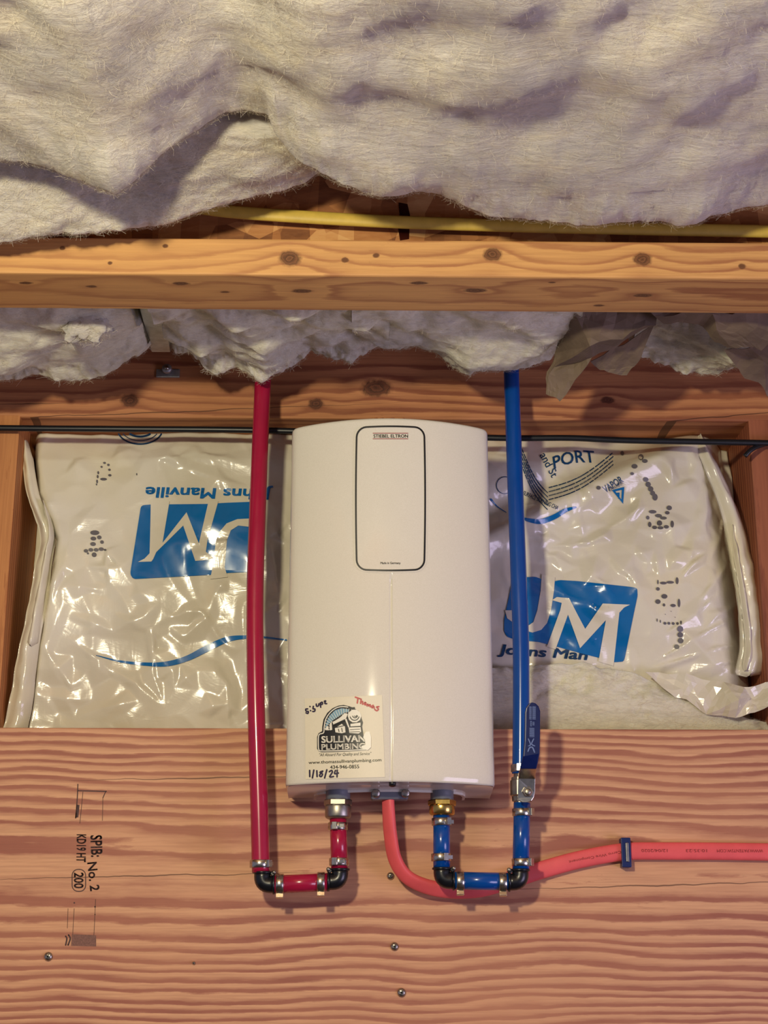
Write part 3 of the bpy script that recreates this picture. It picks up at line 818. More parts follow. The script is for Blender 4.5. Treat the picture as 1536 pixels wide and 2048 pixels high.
arc = lambda cx, cy, rx, ry, a0, a1, n=14: [(cx+rx*math.cos(R(a0+(a1-a0)*k/n)), cy+ry*math.sin(R(a0+(a1-a0)*k/n))) for k in range(n+1)]
wrap_print('round_seal', *join2(stroke2(arc(280, 856, 46, 32, 22, 158), 3.0), stroke2(arc(280, 856, 38, 25, 28, 152), 1.6), stroke2(arc(280, 856, 28, 17, 45, 135), 4)), mL(), M['print_navy'], bodyL, 6)
dl = [(535, 245, 8, 5), (555, 255, 7, 6), (520, 265, 6, 5), (560, 280, 7, 6), (503, 295, 5, 8), (562, 308, 9, 6), (500, 315, 5, 9), (530, 328, 18, 7), (497, 340, 5, 10), (494, 355, 4, 5),
      (485, 602, 24, 12), (478, 632, 15, 10), (508, 626, 12, 10), (476, 660, 15, 10), (522, 650, 10, 9), (440, 695, 12, 9), (465, 690, 13, 9), (492, 690, 13, 9), (518, 686, 14, 9), (538, 690, 7, 5), (482, 715, 13, 12), (450, 708, 6, 5), (700, 303, 3, 6)]
wrap_print('date_code', *dots2([(x/2.56, 830+y/2.56, a/2.56, b/2.56) for x, y, a, b in dl]), mL(), M['print_grey'], bodyL)['kind'] = 'stuff'
# logo and small print on the other bag
wrap_print('logo_block', *poly2(roundp(RC([(230, 832), (345, 828), (372, 838), (410, 858), (470, 845), (560, 850), (835, 880), (866, 886), (868, 925), (850, 1010), (803, 1240), (796, 1262), (745, 1266), (735, 1248), (670, 1243), (560, 1215), (440, 1182), (360, 1162), (240, 1150), (200, 1135), (184, 1105), (186, 1045)]), 4)), mR(.0012), M['print_blue'], bodyR, 6)
wrap_print('logo_letter', *poly2(RC([(378, 815), (446, 830), (440, 900), (425, 1000), (405, 1065), (375, 1100), (330, 1114), (285, 1100), (200, 1040), (190, 1000), (225, 1000), (300, 1085), (335, 1060), (355, 1000), (372, 900)])), mR(.0018), M['print_white'], bodyR, 6)
wrap_print('logo_letter', *poly2(RC([(430, 948), (455, 932), (518, 938), (560, 1020), (600, 1095), (690, 965), (755, 968), (830, 971), (800, 985), (775, 1012), (745, 1285), (668, 1262), (706, 1050), (574, 1194), (512, 1022), (448, 1200), (404, 1186), (472, 1000), (480, 962)])), mR(.0018), M['print_white'], bodyR, 6)
wrap_print('lettering', *text2('Johns Man', *RC([(385, 1222)])[0], 178, 26, 4, .2, .06), mR(), M['print_navy'], bodyR, 6)
wrap_print('swoosh', *join2(stroke2(RC([(118, 432), (150, 468), (195, 498)]), [4, 2, 1.5]), stroke2(RC([(270, 525), (320, 540), (375, 545), (440, 522), (500, 488), (552, 472)]), [3, 8, 10, 10, 8, 3])), mR(), M['print_blue'], bodyR, 6)
wrap_print('triangle_mark', *poly2(RC([(737, 385), (800, 368), (794, 455)]), [RC([(754, 390), (788, 382), (785, 432)])]), mR(), M['print_blue'], bodyR, 6)
wrap_print('triangle_mark', *stroke2(RC([(772, 425), (772, 398), (764, 402)]), 3, 3, False), mR(), M['print_blue'], bodyR, 6)
wrap_print('lettering', *text2('VAPOR', *RC([(742, 355)])[0], 43, 15, -32, 0, .02), mR(), M['print_navy'], bodyR, 6)
wrap_print('lettering', *text2('RETARDER', *RC([(758, 365)])[0], 32, 7, -32, 0, .0), mR(), M['print_grey'], bodyR, 6)
wrap_print('lettering', *text2('SURFACE BURNING CHA', *RC([(373, 437)])[0], 76, 8.5, 24, 0, .01), mR(), M['print_navy'], bodyR, 6)
wrap_print('lettering', *text2('PORT', *RC([(540, 215)])[0], 84, 25, -8, 0, .03, 6), mR(), M['print_navy'], bodyR, 6)
wrap_print('lettering', *text2('and St', *RC([(415, 255)])[0], 52, 16, 62, 0, .01), mR(), M['print_navy'], bodyR, 6)
wrap_print('round_seal', *stroke2(arc(936+190/2.56, 830+360/2.56, 17, 17, 0, 360, 24), 1.6), mR(), M['print_navy'], bodyR, 6)
rnd = random.Random(5)
def scribble(p0, p1, sag, n, gap):       # rows of print too small to read
    out = []
    for j in range(n):
        t = 0.0
        while t < 1:
            ln = rnd.uniform(.03, .09)
            q = []
            for s in (t, min(1, t+ln*.75)):
                x = p0[0]+(p1[0]-p0[0])*s; y = p0[1]+(p1[1]-p0[1])*s + sag*math.sin(math.pi*s) + j*gap
                q.append((x, y))
            out.append(stroke2(q, 2.0, 1, False)); t += ln
    return join2(*out)
wrap_print('small_print', *scribble((1040, 888), (1095, 985), 14, 5, 8.5), mR(), M['print_navy'], bodyR, 6)
wrap_print('small_print', *scribble((1098, 975), (1226, 905), 12, 4, 8.0), mR(), M['print_navy'], bodyR, 6)
dr = [(910, 330, 14, 12), (922, 355, 14, 14), (935, 378, 14, 14), (945, 400, 13, 13), (957, 420, 14, 18), (1030, 475, 14, 12), (1020, 500, 12, 9), (945, 495, 20, 9), (975, 515, 18, 9), (1000, 527, 18, 8), (920, 525, 9, 10),
      (980, 553, 14, 14), (930, 560, 9, 14), (955, 575, 13, 9), (985, 577, 16, 8), (1015, 572, 14, 9), (1045, 558, 9, 18), (972, 855, 4, 12), (1000, 860, 18, 7), (1035, 856, 20, 7), (1070, 848, 8, 18), (972, 890, 10, 9), (1005, 928, 16, 12),
      (972, 955, 14, 12), (1003, 972, 7, 8), (1050, 975, 14, 8), (1080, 962, 7, 22), (968, 1050, 3, 9), (985, 1056, 3, 8), (1008, 1066, 8, 7), (1028, 1066, 8, 7), (1050, 1067, 8, 7), (1072, 1067, 7, 7), (1090, 1062, 5, 10), (1086, 1095, 16, 16),
      (1086, 1125, 15, 14), (1088, 1155, 15, 14), (1068, 1186, 14, 12), (852, 262, 16, 12), (885, 215, 14, 16), (905, 235, 15, 10), (840, 300, 10, 8), (790, 195, 9, 12), (668, 372, 12, 10), (1010, 1020, 2, 2), (1060, 1035, 2, 2), (1040, 1005, 2, 2)]
wrap_print('date_code', *dots2([(936+x/2.56, 830+y/2.56, a/2.56, b/2.56) for x, y, a, b in dr]), mR(), M['print_grey'], bodyR)['kind'] = 'stuff'

# folded film hems
def hem(parent, name, pts, wd, seed):
    """strip of doubled film along (px, py, Y)"""
    P = spline(pts, 8); V = []; Fc = []
    for i, (px, py, Y) in enumerate(P):
        c = PY(px, py, Y); fr_ = i/(len(P)-1); wv = (wd[0] + (wd[1]-wd[0])*fr_)*min(1, .15+fr_*8, .15+(1-fr_)*(8 if name == 'stitched_hem' else 40))
        for k in range(7):
            t = k/6-.5
            V.append(c + Vector((t*wv, -.004*math.cos(t*math.pi*1.2) + .004*noise.noise(Vector((c.z*60, t*3, seed))) + (.010*abs(t)), .002*noise.noise(Vector((c.z*80, t*4, seed+2))))))
    for i in range(len(P)-1):
        for k in range(6): Fc.append((i*7+k, i*7+k+1, (i+1)*7+k+1, (i+1)*7+k))
    n = len(V); V += [v + Vector((0, .0025, 0)) for v in V]
    Fc = flip(Fc) + [tuple(j+n for j in q) for q in Fc]
    for i in range(len(P)-1):
        for k in (0, 6): Fc.append((i*7+k, (i+1)*7+k, (i+1)*7+k+n, i*7+k+n))
    return mk(name, V, Fc, M['film'], parent)
hem(BL, 'folded_hem', [(50, 876, .072), (54, 920, .066), (64, 985, .062), (92, 1068, .066), (84, 1130, .060), (72, 1210, .058), (52, 1310, .056), (40, 1400, .056), (24, 1470, .058)], (.010, .026), 3)
hem(BL, 'folded_hem', [(86, 1000, .06), (100, 1060, .056), (92, 1110, .054), (78, 1190, .052), (60, 1290, .050)], (.004, .012), 9)
hem(BR, 'folded_hem', [(1400, 868, .070), (1412, 905, .060), (1440, 965, .056), (1462, 1020, .052), (1482, 1100, .050), (1500, 1200, .050), (1508, 1290, .050), (1500, 1350, .052)], (.012, .030), 5)
hem(BR, 'stitched_hem', [(1464, 1050, .050), (1476, 1120, .046), (1490, 1200, .045), (1500, 1290, .045), (1492, 1340, .046)], (.004, .010), 15)
# twisted film tail at the bottom
sheet('film_tail', [(1290, 1345, .046), (1370, 1352, .040), (1450, 1366, .034), (1490, 1372, .026), (1545, 1365, .026), (1550, 1400, .024), (1510, 1425, .026), (1470, 1432, .030), (1410, 1425, .036), (1350, 1392, .040), (1478, 1400, .014), (1500, 1395, .030)],
      [(0, 1, 9), (1, 2, 8), (1, 8, 9), (2, 3, 10), (2, 10, 8), (10, 7, 8), (3, 11, 10), (10, 11, 7), (3, 4, 11), (4, 5, 11), (5, 6, 11), (6, 7, 11)], M['film'], BR, .0006, 4, .004, 31)

# bare fibreglass below the torn film of that bag
def loose_strip():
    cxs = [985, 1060, 1170, 1280, 1350, 1420, 1500, 1545]; cys = [1338, 1330, 1326, 1350, 1380, 1425, 1440, 1448]
    V = []; nc = 170; nr = 44
    for i in range(nc):
        px = 770 + (1550-770)*i/(nc-1); top = PY(px, lerp(cxs, cys, px), .05).z
        x = PY(px, 1400, .05).x
        for k in range(nr):
            t = k/(nr-1)
            z = zb_top-.02 + (top-(zb_top-.02))*min(1, t*1.12)
            y = .052 - .014*math.sin(math.pi*min(1, t*.9+.1)) + (.05*((t-.89)/.11)**2 if t > .89 else 0)
            y += fbm((x*22, z*36, 3), 3)*.011 + fbm((x*80, z*120, 6), 3, .6)*.0035
            V.append(Vector((x, max(y, .042), z + .003*noise.noise(Vector((x*60, t*4, 2))))))
    Fc = [(i*nr+k, (i+1)*nr+k, (i+1)*nr+k+1, i*nr+k+1) for i in range(nc-1) for k in range(nr-1)]
    n = len(V)
    rim = [i*nr for i in range(nc)] + [(nc-1)*nr+k for k in range(1, nr)] + [i*nr+nr-1 for i in range(nc-2, -1, -1)] + [k for k in range(nr-2, 0, -1)]
    vis = list(Fc); m = len(rim)
    V2 = V + [Vector((V[i].x, max(V[i].y+.02, .075), V[i].z)) for i in rim]
    for j in range(m): Fc.append((rim[j], n+j, n+(j+1) % m, rim[(j+1) % m]))
    Fc.append(tuple(n+j for j in range(m)))
    o = mk('exposed_batt', V2, Fc, M['fibre_lifted'], BR); o['label'] = 'bare cream fibreglass below the torn film'
    strands(o, V, vis, 2500, M['strand'], seed=77)
loose_strip()

# ================================================================== cables along the framing
def cable(name, label, pts, rx, rz, mat, n=14):
    """slightly flat cable; pts = (px, py, Y)"""
    path = [PY(*p) for p in spline(pts, 8)]
    fr = frames(path); V = []; Fc = []
    for (p, t, a, b) in fr:
        up = (Vector((0, 0, 1)) - t*t.z).normalized(); sd = t.cross(up)
        for k in range(n):
            th = 2*math.pi*k/n; V.append(p + up*(rz*math.cos(th)) + sd*(rx*math.sin(th)))
    for i in range(len(fr)-1):
        for k in range(n): Fc.append((i*n+k, i*n+(k+1) % n, (i+1)*n+(k+1) % n, (i+1)*n+k))
    Fc = flip(Fc)
    Fc.append(tuple(range(n))); Fc.append(tuple(reversed(range((len(fr)-1)*n, len(fr)*n))))
    o = mk(name, V, Fc, mat); tag(o, label, 'cable'); return o
cable('electric_cable', 'yellow jacketed cable lying along the joist web under the batt', [(330, 402, -.316), (430, 420, -.314), (560, 431, -.313), (770, 443, -.313), (1000, 451, -.313), (1250, 457, -.313), (1536, 463, -.313), (1800, 470, -.313)], .0035, .0062, M['yellow'])
cable('electric_cable', 'thin black cable stretched across the bags under the top plate', [(-200, 853, .026), (0, 856, .026), (250, 858, .026), (500, 860, .026), (780, 868, .026), (1000, 876, .024), (1140, 876, .022), (1260, 881, .022), (1536, 886, .022), (1750, 892, .022)], .0030, .0034, M['cable_black'])
cable('electric_cable', 'short black cable slanting up across the reddish stud', [(1490, 912, .020), (1505, 898, .020), (1530, 888, .028), (1580, 872, .03)], .0024, .0026, M['cable_black'])

# ================================================================== water heater
zH0 = PY(781, 1563, -.104).z; zH1 = PY(781, 834, -.104).z
W2 = .1005
def yf(x, z=0):
    a = abs(x)
    return -.104 + .026*(min(a, W2)/.09)**2
prof = []
for k in range(19):
    x = -.090 + .18*k/18; prof.append((x, yf(x)))
xs_extra = [-.0030, -.0019, -.0014, -.0010, .0010, .0014, .0019, .0030]
prof += [(x, yf(x)) for x in xs_extra]; prof.sort()
corner = [(.0945, yf(.0945)+.0006), (.0978, -.0718), (.0996, -.0675), (.1003, -.062), (.1010, -.04), (.1012, -.006)]
full = [(-x, y) for x, y in reversed(corner)] + prof + corner
heater = thing('water_heater', (0, 0, zH0), 'white tankless electric water heater with curved front cover on the wide plank', 'water heater')
zg = PY(781, 1158, -.104).z
rows = [(zH0, .0016), (zH0+.0006, .0006), (zH0+.0018, .0)]
nz = 24
for k in range(1, nz): rows.append((zH0+.0018 + (zg-zH0-.0018)*k/nz, 0))
rows += [(zg-.0006, 0), (zg+.0006, 0)]
for k in range(1, 12): rows.append((zg+.0006 + (zH1-.0065-zg)*k/12, 0))
for k in range(7):
    a = k/6*math.pi/2; rows.append((zH1-.0045+.0045*math.sin(a), .0045*(1-math.cos(a))))
V = []; n = len(full)
for (z, ins) in rows:
    for j, (x, y) in enumerate(full):
        x0, y0 = full[max(j-1, 0)]; x1, y1 = full[min(j+1, n-1)]
        L = math.hypot(x1-x0, y1-y0); nx, ny = -(y1-y0)/L, (x1-x0)/L     # inward (towards +y)
        d = ins
        if z < zg and abs(x) < .0012: d += .0012
        V.append((x+nx*d, min(y+ny*d, -.004), z))
Fc = []
for i in range(len(rows)-1):
    for j in range(n-1): Fc.append((i*n+j, i*n+j+1, (i+1)*n+j+1, (i+1)*n+j))
Fc.append(tuple(range((len(rows)-1)*n, len(rows)*n)))
cover = mk('front_cover', V, Fc, M['case'], heater)
# underside of the cover with the notch for pipes and cable
bot = [V[j] for j in range(n)]
def zb(y): return zH0 - .0005 - max(0, (y+.10))*.062
nl = [(.0745, -.012), (.0740, -.030), (.071, -.038), (.064, -.044), (.045, -.050), (.02, -.054), (0, -.055)]
notch = nl + [(-x, y) for x, y in reversed(nl[:-1])]
outer = [(p[0], p[1]) for p in bot] + [(.0985, -.010)] + notch + [(-.0985, -.010)]
tri = tessellate_polygon([[Vector((x, y, 0)) for x, y in outer]])
VB = [Vector((x, y, zb(y) if 0 else zH0-(max(0, y+.078))*.075)) for x, y in outer]
FB = []
for t in tri:
    a, b, c = (VB[i] for i in t); FB.append(tuple(t) if (b-a).cross(c-a).z < 0 else tuple(reversed(t)))
mk('cover_underside', VB, FB, M['case'], heater, False)
lip = []; lf = []
for (x, y) in notch:
    z = zH0-(max(0, y+.078))*.075
    lip += [Vector((x, y, z-.0022)), Vector((x, y, z+.012)), Vector((x*.965, y+.0025, z+.012)), Vector((x*.965, y+.0025, z-.0022))]
m = len(notch)
for i in range(m-1):
    for k in range(4): lf.append((4*i+k, 4*i+(k+1) % 4, 4*i+4+(k+1) % 4, 4*i+4+k))
lf += [(0, 3, 2, 1), (4*m-4, 4*m-3, 4*m-2, 4*m-1)]
mk('notch_rim', lip, lf, M['case'], heater, False)
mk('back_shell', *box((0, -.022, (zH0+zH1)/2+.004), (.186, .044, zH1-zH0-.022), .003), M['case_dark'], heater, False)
mH = lambda off: (lambda x, y: PS(x, y, yf, off, -.1))
# name plate
def rrect(x0, y0, x1, y1, r, bulge=0.0, n=6):
    out = []
    for cx, cy, a0 in ((x1-r, y0+r, -90), (x1-r, y1-r, 0), (x0+r, y1-r, 90), (x0+r, y0+r, 180)):
        for k in range(n+1):
            a = R(a0+90*k/n); out.append((cx+r*math.cos(a), cy+r*math.sin(a)))
    # subdivide the long sides and let them bow a little
    res = []
    for i in range(len(out)):
        a = out[i]; b = out[(i+1) % len(out)]; L = math.hypot(b[0]-a[0], b[1]-a[1]); m = max(1, int(L/12))
        for k in range(m): res.append((a[0]+(b[0]-a[0])*k/m, a[1]+(b[1]-a[1])*k/m))
    mx, my = (x0+x1)/2, (y0+y1)/2; hx, hy = (x1-x0)/2, (y1-y0)/2
    fin = []
    for (x, y) in res:
        u, v = (x-mx)/hx, (y-my)/hy
        fin.append((x + bulge*u*(1-v*v), y))
    return fin
o1 = rrect(712, 854, 850, 1140, 20, 2.0); o2 = rrect(715.4, 857.4, 846.6, 1136.6, 17, 2.0)
lipo = rrect(709, 851, 853, 1143, 22, 2.0)
def bow(pts):   # the top edge of the plate arches up, the bottom edge arches down a little
    return [(x, y - 3.2*(1-((x-781)/70)**2)*max(0, (950-y)/95) + 2.5*(1-((x-781)/70)**2)*max(0, (y-1040)/100)) for x, y in pts]
plate = wrap_print('name_plate', *poly2(bow(lipo)), mH(.0005), M['case'], heater, 12)
wrap_print('black_outline', *poly2(bow(o1), [bow(o2)]), mH(.0009), M['ink'], plate, 12)
wrap_print('brand_lettering', *text2('STIEBEL ELTRON', 781.5, 872, 69, 6.8, 0, 0, .03), mH(.001), M['ink'], plate, 12)
wrap_print('red_rule', *stroke2([(746, 866.2), (816, 866.2)], 1.2, 1, False), mH(.001), M['ink_red'], plate, 12)
wrap_print('red_rule', *stroke2([(746, 877.6), (816, 877.6)], 1.2, 1, False), mH(.001), M['ink_red'], plate, 12)
wrap_print('small_lettering', *text2('Made in Germany', 781, 1126.5, 40, 5.5, 0, 0, .02), mH(.001), M['ink'], plate, 12)

# service sticker
S = 7.68
SC = lambda pts: [(600+x/S, 1380+y/S) for x, y in pts]
stk = wrap_print('service_sticker', *poly2(SC([(76, 132), (1262, 78), (1305, 1338), (88, 1372)])), mH(.0006), M['paper'], heater, 10)
k1, k2, k3, k4 = .0009, .0012, .0015, .0018
outl = SC([(262, 720), (285, 665), (340, 632), (342, 560), (362, 450), (420, 350), (500, 280), (590, 240), (670, 230), (760, 250), (800, 265), (842, 262), (846, 290), (900, 320), (935, 380), (945, 430), (968, 500), (955, 560), (975, 690), (1000, 800), (985, 860), (1010, 925), (900, 935), (500, 952), (330, 955), (285, 940), (262, 900)])
wrap_print('logo_ground', *poly2(outl), mH(k1), M['ink'], stk, 10)
wrap_print('logo_keyline', *stroke2(SC([(1000, 915), (700, 928), (330, 935), (290, 910), (283, 860), (283, 730), (300, 680), (362, 655), (372, 560), (400, 440), (470, 340), (560, 275), (650, 255), (735, 262)]), 2.0), mH(k2), M['sticker_white'], stk, 10)
wrap_print('logo_sky', *poly2(SC([(385, 590), (410, 480), (460, 385), (540, 310), (640, 280), (760, 300), (740, 340), (690, 345), (600, 400), (500, 470), (440, 520)])), mH(k2), M['sticker_blue'], stk, 10)
rays = []
for k in range(15):
    a = R(188+k*7.0); c0 = (700, 640)
    rays.append(stroke2(SC([(c0[0]+250*math.cos(a), c0[1]+ 250*math.sin(a)), (c0[0]+340*math.cos(a), c0[1]+355*math.sin(a))]), .9, 1, False))
wrap_print('logo_rays', *join2(*rays), mH(k3), M['sticker_white'], stk, 10)
wrap_print('logo_locomotive', *join2(
    dots2([(600+838/S, 1380+400/S, 104/S, 102/S)]),
    poly2(SC([(500, 490), (690, 355), (735, 370), (705, 440), (510, 530)])),
    poly2(SC([(385, 590), (430, 545), (445, 620), (385, 615)])), poly2(SC([(455, 530), (485, 480), (495, 612), (455, 620)])),
    poly2(SC([(535, 590), (640, 520), (690, 560), (700, 650), (640, 665), (545, 650)])),
    poly2(SC([(775, 520), (930, 500), (930, 550), (775, 560)])), poly2(SC([(745, 575), (930, 570), (940, 640), (900, 670), (760, 660)])),
    poly2(SC([(690, 450), (715, 440), (760, 570), (740, 575)]))), mH(k3), M['sticker_white'], stk, 10)
wrap_print('logo_locomotive_lines', *join2(
    stroke2(SC(arc(838, 385, 72, 80, 20, 160)), 1.7), stroke2(SC(arc(845, 375, 42, 52, 25, 150)), 1.7), stroke2(SC(arc(852, 385, 20, 22, 10, 140)), 1.5),
    stroke2(SC([(510, 475), (600, 420), (640, 385)]), 2.2), stroke2(SC([(515, 545), (600, 505), (690, 470)]), 1.2),
    stroke2(SC([(590, 600), (600, 640)]), 1.5, 1, False), stroke2(SC([(640, 585), (650, 640)]), 1.5, 1, False), stroke2(SC([(560, 575), (680, 545)]), 1.4, 1, False),
    stroke2(SC([(770, 610), (920, 600)]), 1.0, 1, False), stroke2(SC([(770, 645), (920, 640)]), 1.0, 1, False)), mH(k4), M['ink'], stk, 10)
wrap_print('logo_lettering', *text2('SULLIVAN', 600+665/S, 1380+752/S, 88, 13.5, -1.5, 0, .07), mH(k3), M['sticker_white'], stk, 10)
wrap_print('logo_lettering', *text2('PLUMBING', 600+665/S, 1380+867/S, 88, 11.5, -1.5, 0, .07), mH(k3), M['sticker_white'], stk, 10)
wrap_print('worn_patch', *poly2(SC([(980, 690), (1010, 640), (1070, 640), (1092, 720), (1090, 880), (1040, 925), (960, 905), (940, 860), (1005, 840), (1000, 770), (970, 730)])), mH(k4), M['sticker_white'], stk, 10)
wrap_print('slogan_lettering', *text2('"All Aboard For Quality and Service"', 600+690/S, 1380+992/S, 104, 8.0, -1.5, .25), mH(k1), M['ink'], stk, 10)
wrap_print('web_address', *text2('www.thomassullivanplumbing.com', 600+690/S, 1380+1100/S, 146, 8.4, -2.2, 0, .012), mH(k1), M['ink'], stk, 10)
wrap_print('phone_number', *text2('434-946-0855', 600+685/S, 1380+1180/S, 58, 7.2, -1.5, 0, .02), mH(k1), M['ink'], stk, 10)
def pen(*lines, wd=3.0): return join2(*[stroke2(SC(l), wd, 4) for l in lines])
wrap_print('date_writing', *pen([(148, 1235), (150, 1330)], [(212, 1230), (190, 1350)], [(258, 1240), (262, 1330)], [(345, 1245), (305, 1265), (345, 1290), (325, 1330), (300, 1310), (350, 1245)], [(412, 1225), (378, 1350)],
    [(450, 1255), (485, 1235), (495, 1265), (455, 1335), (515, 1328)], [(545, 1235), (530, 1285), (590, 1275)], [(572, 1230), (568, 1335)], wd=3.2), mH(k1), M['marker'], stk, 10)
wrap_print('handwriting', *pen([(118, 290), (88, 295), (95, 325), (128, 330), (120, 360), (92, 350)], [(152, 252), (154, 256)], [(160, 315), (164, 318)], [(205, 250), (200, 290), (228, 290), (225, 325), (195, 330)],
    [(250, 215), (255, 250), (285, 240), (288, 212)], [(310, 200), (318, 265)], [(312, 205), (340, 185), (345, 215), (318, 225)], [(372, 175), (395, 165), (380, 205), (410, 210)], wd=3.0), mH(k1), M['marker'], stk, 10)
wrap_print('handwriting', *pen([(850, 110), (925, 135)], [(890, 125), (880, 200)], [(940, 140), (930, 205)], [(935, 185), (962, 175), (960, 218)], [(1000, 190), (985, 215), (1008, 228), (1012, 200), (1000, 190)],
    [(1030, 245), (1040, 215), (1055, 245), (1075, 222), (1080, 258)], [(1125, 235), (1100, 250), (1110, 275), (1132, 250), (1140, 280)], [(1212, 255), (1175, 262), (1205, 292), (1180, 318), (1150, 300)], wd=3.0), mH(k1), M['marker_red'], stk, 10)

# underside fittings
yP = -.045
zc = PY(772, 1585, yP).z
cc = PY(779, 1588, yP)
cg = mk('cable_clamp', *box(cc, (.036, .018, .012), .002), M['case_grey'], heater, False)
for px in (752, 811):
    p = PY(px, 1587, yP-.010)
    mk('clamp_screw', *lathe(p, (0, -1, 0), [(0, .0042), (.002, .0042), (.003, .003)], 14), M['screw'], cg)
pc = PY(785, 1569.5, -.098)
mk('cover_screw', *lathe(pc, (0, -.4, -1), [(-.004, .0034), (.0006, .0034), (.0014, .002)], 14), M['ink'], heater)
def hexnut(name, px, py0, py1, Y, rad, mat, parent):
    p0 = PY(px, py0, Y); p1 = PY(px, py1, Y); L = p0.z-p1.z
    return mk(name, *lathe(p0, (0, 0, -1), [(0, rad*.93), (.001, rad), (L-.001, rad), (L, rad*.93)], 6, True), mat, parent, False)
def roundf(name, px, py0, py1, Y, prof, mat, parent, n=24):
    p0 = PY(px, py0, Y); p1 = PY(px, py1, Y); L = (p0-p1).length
    return mk(name, *lathe(p0, p1-p0, [(s*L, r) for s, r in prof], n), mat, parent)
roundf('pipe_stub', 676, 1566, 1600, yP, [(0, .0118), (1, .0118)], M['case_grey'], heater, 8)
roundf('pipe_stub', 884, 1566, 1602, yP, [(0, .0112), (1, .0112)], M['case_grey'], heater, 8)

# ================================================================== pipes
RP = .0081
def pipe(parent, pts, name, mat, r=RP, n=8):
    path = [PY(*p) for p in (spline(pts, n) if len(pts) > 2 else pts)]
    return mk(name, *tube(path, r, 24), mat, parent)
def clampring(parent, px, py, Y, axis, ear, r=RP, w=.0072):
    """stainless cinch ring: band, crimped ear, tab slot"""
    c = PY(px, py, Y); axis = Vector(axis).normalized(); ear = Vector(ear).normalized()
    band = mk('clamp', *lathe(c - axis*w/2, axis, [(0, r+.0002), (0, r+.0010), (.0004, r+.0014), (w-.0004, r+.0014), (w, r+.0010), (w, r+.0002)], 24), M['steel'], parent)
    s = axis.cross(ear); rot = Matrix((s, ear, axis)).transposed().to_3x3()
    mb = MB()
    b = c + ear*(r+.0014)
    for sg in (-1, 1):
        mb.add(*box(b + s*sg*.0018 + ear*.0012, (.0010, .0032, w*.98), .0002, rot))
    mb.add(*box(b + ear*.0030, (.0048, .0010, w*.98), .0003, rot))
    mb.add(*box(b + s*.0062 - ear*.0016, (.0050, .0012, w*.55), .0003, rot))
    mb.build('clamp_ear', M['steel'], band, False)
    return band
def elbow(parent, corner, d1, d2, Y):
    """black polymer elbow; d1, d2 directions of its two arms"""
    c = PY(*corner, Y); d1 = Vector(d1).normalized(); d2 = Vector(d2).normalized(); L = .0122; r = .0080
    pts = [c + d1*L, c + d1*.0075]
    for k in range(1, 7):
        t = k/7; pts.append((c+d1*.0075)*(1-t)**2 + c*2*t*(1-t)*1.0 + (c+d2*.0075)*t*t)
    pts += [c + d2*.0075, c + d2*L]
    mb = MB(); mb.add(*tube(pts, r, 20))
    for d in (d1, d2):
        mb.add(*lathe(c + d*(L-.0024), d, [(0, .0084), (.0004, .0094), (.0020, .0094), (.0024, .0084)], 22))
    e = mb.build('elbow', M['black'], parent)
    g = c + (d1+d2)*.0100
    mk('elbow_gusset', *box(g + Vector((0, -.002, 0)), (.0045, .004, .0045), .0008, Matrix.Rotation(R(45), 3, 'Y')), M['black'], e, False)
    mk('moulding_pip', *lathe(g + Vector((0, -.004, 0)) + (d1+d2)*.0012, (0, -1, 0), [(0, .0020), (.0016, .0017)], 10), M['steel_dull'], e)
    return e
UP, DN, LT, RT, FR = (0, 0, 1), (0, 0, -1), (-1, 0, 0), (1, 0, 0), (0, -1, 0)

# ---- hot line
hot = thing('hot_water_pipe', PY(521, 1772, yP), 'red plastic water pipe looping down into the heater through black elbows', 'pipe')
pipe(hot, [(530, 690, -.012), (526, 755, -.020), (516, 1000, -.036), (510, 1200, -.042), (512, 1400, -.045), (518, 1600, yP), (522, 1745, yP)], 'riser_tube', M['red'], RP+.0006)
elbow(hot, (524.5, 1769), UP, RT, yP)
elbow(hot, (680, 1763), UP, LT, yP)
pipe(hot, [(549, 1769, yP), (655.5, 1764, yP)], 'cross_tube', M['red'], RP+.0004)
pipe(hot, [(676, 1634, yP), (679, 1739, yP)], 'short_tube', M['red'])
clampring(hot, 520.5, 1728, yP, UP, (.75, -.66, 0), RP+.0006)
clampring(hot, 560, 1768.5, yP, RT, (0, -.25, -1), RP+.0004)
clampring(hot, 642, 1765, yP, RT, (0, -.25, -1), RP+.0004)
clampring(hot, 678, 1724, yP, UP, (-.35, -.93, 0))
clampring(hot, 675.5, 1653, yP, UP, (-.25, -.95, 0))
hf = hexnut('hex_nut', 676, 1599, 1612, yP, .0136, M['steel_dull'], hot)
roundf('coupling', 676, 1611, 1638, yP, [(0, .0122), (.1, .0126), (.8, .0126), (.92, .0118), (1, .0100)], M['steel_dull'], hot)

# ---- cold line with shut-off valve
cold = thing('cold_water_pipe', PY(1043, 1772, yP), 'blue plastic water pipe with lever valve looping down into the heater', 'pipe')
pipe(cold, [(1022, 690, -.012), (1023, 755, -.020), (1028, 900, -.032), (1036, 1120, -.040), (1042, 1300, -.044), (1042, 1480, yP), (1041, 1548, yP)], 'riser_tube', M['blue'], RP+.0002)
elbow(cold, (884, 1761), UP, RT, yP)
elbow(cold, (1041, 1764), UP, LT, yP)
pipe(cold, [(908.5, 1761, yP), (1016.5, 1763, yP)], 'cross_tube', M['blue'], RP+.0002)
pipe(cold, [(883, 1630, yP), (883.5, 1737, yP)], 'short_tube', M['blue'])
pipe(cold, [(1044, 1606, yP), (1041.5, 1740, yP)], 'lower_tube', M['blue'])
clampring(cold, 883, 1644, yP, UP, (.55, -.83, 0))
clampring(cold, 882, 1715, yP, UP, (.35, -.93, 0))
clampring(cold, 920, 1763, yP, RT, (0, -.25, -1), RP+.0002)
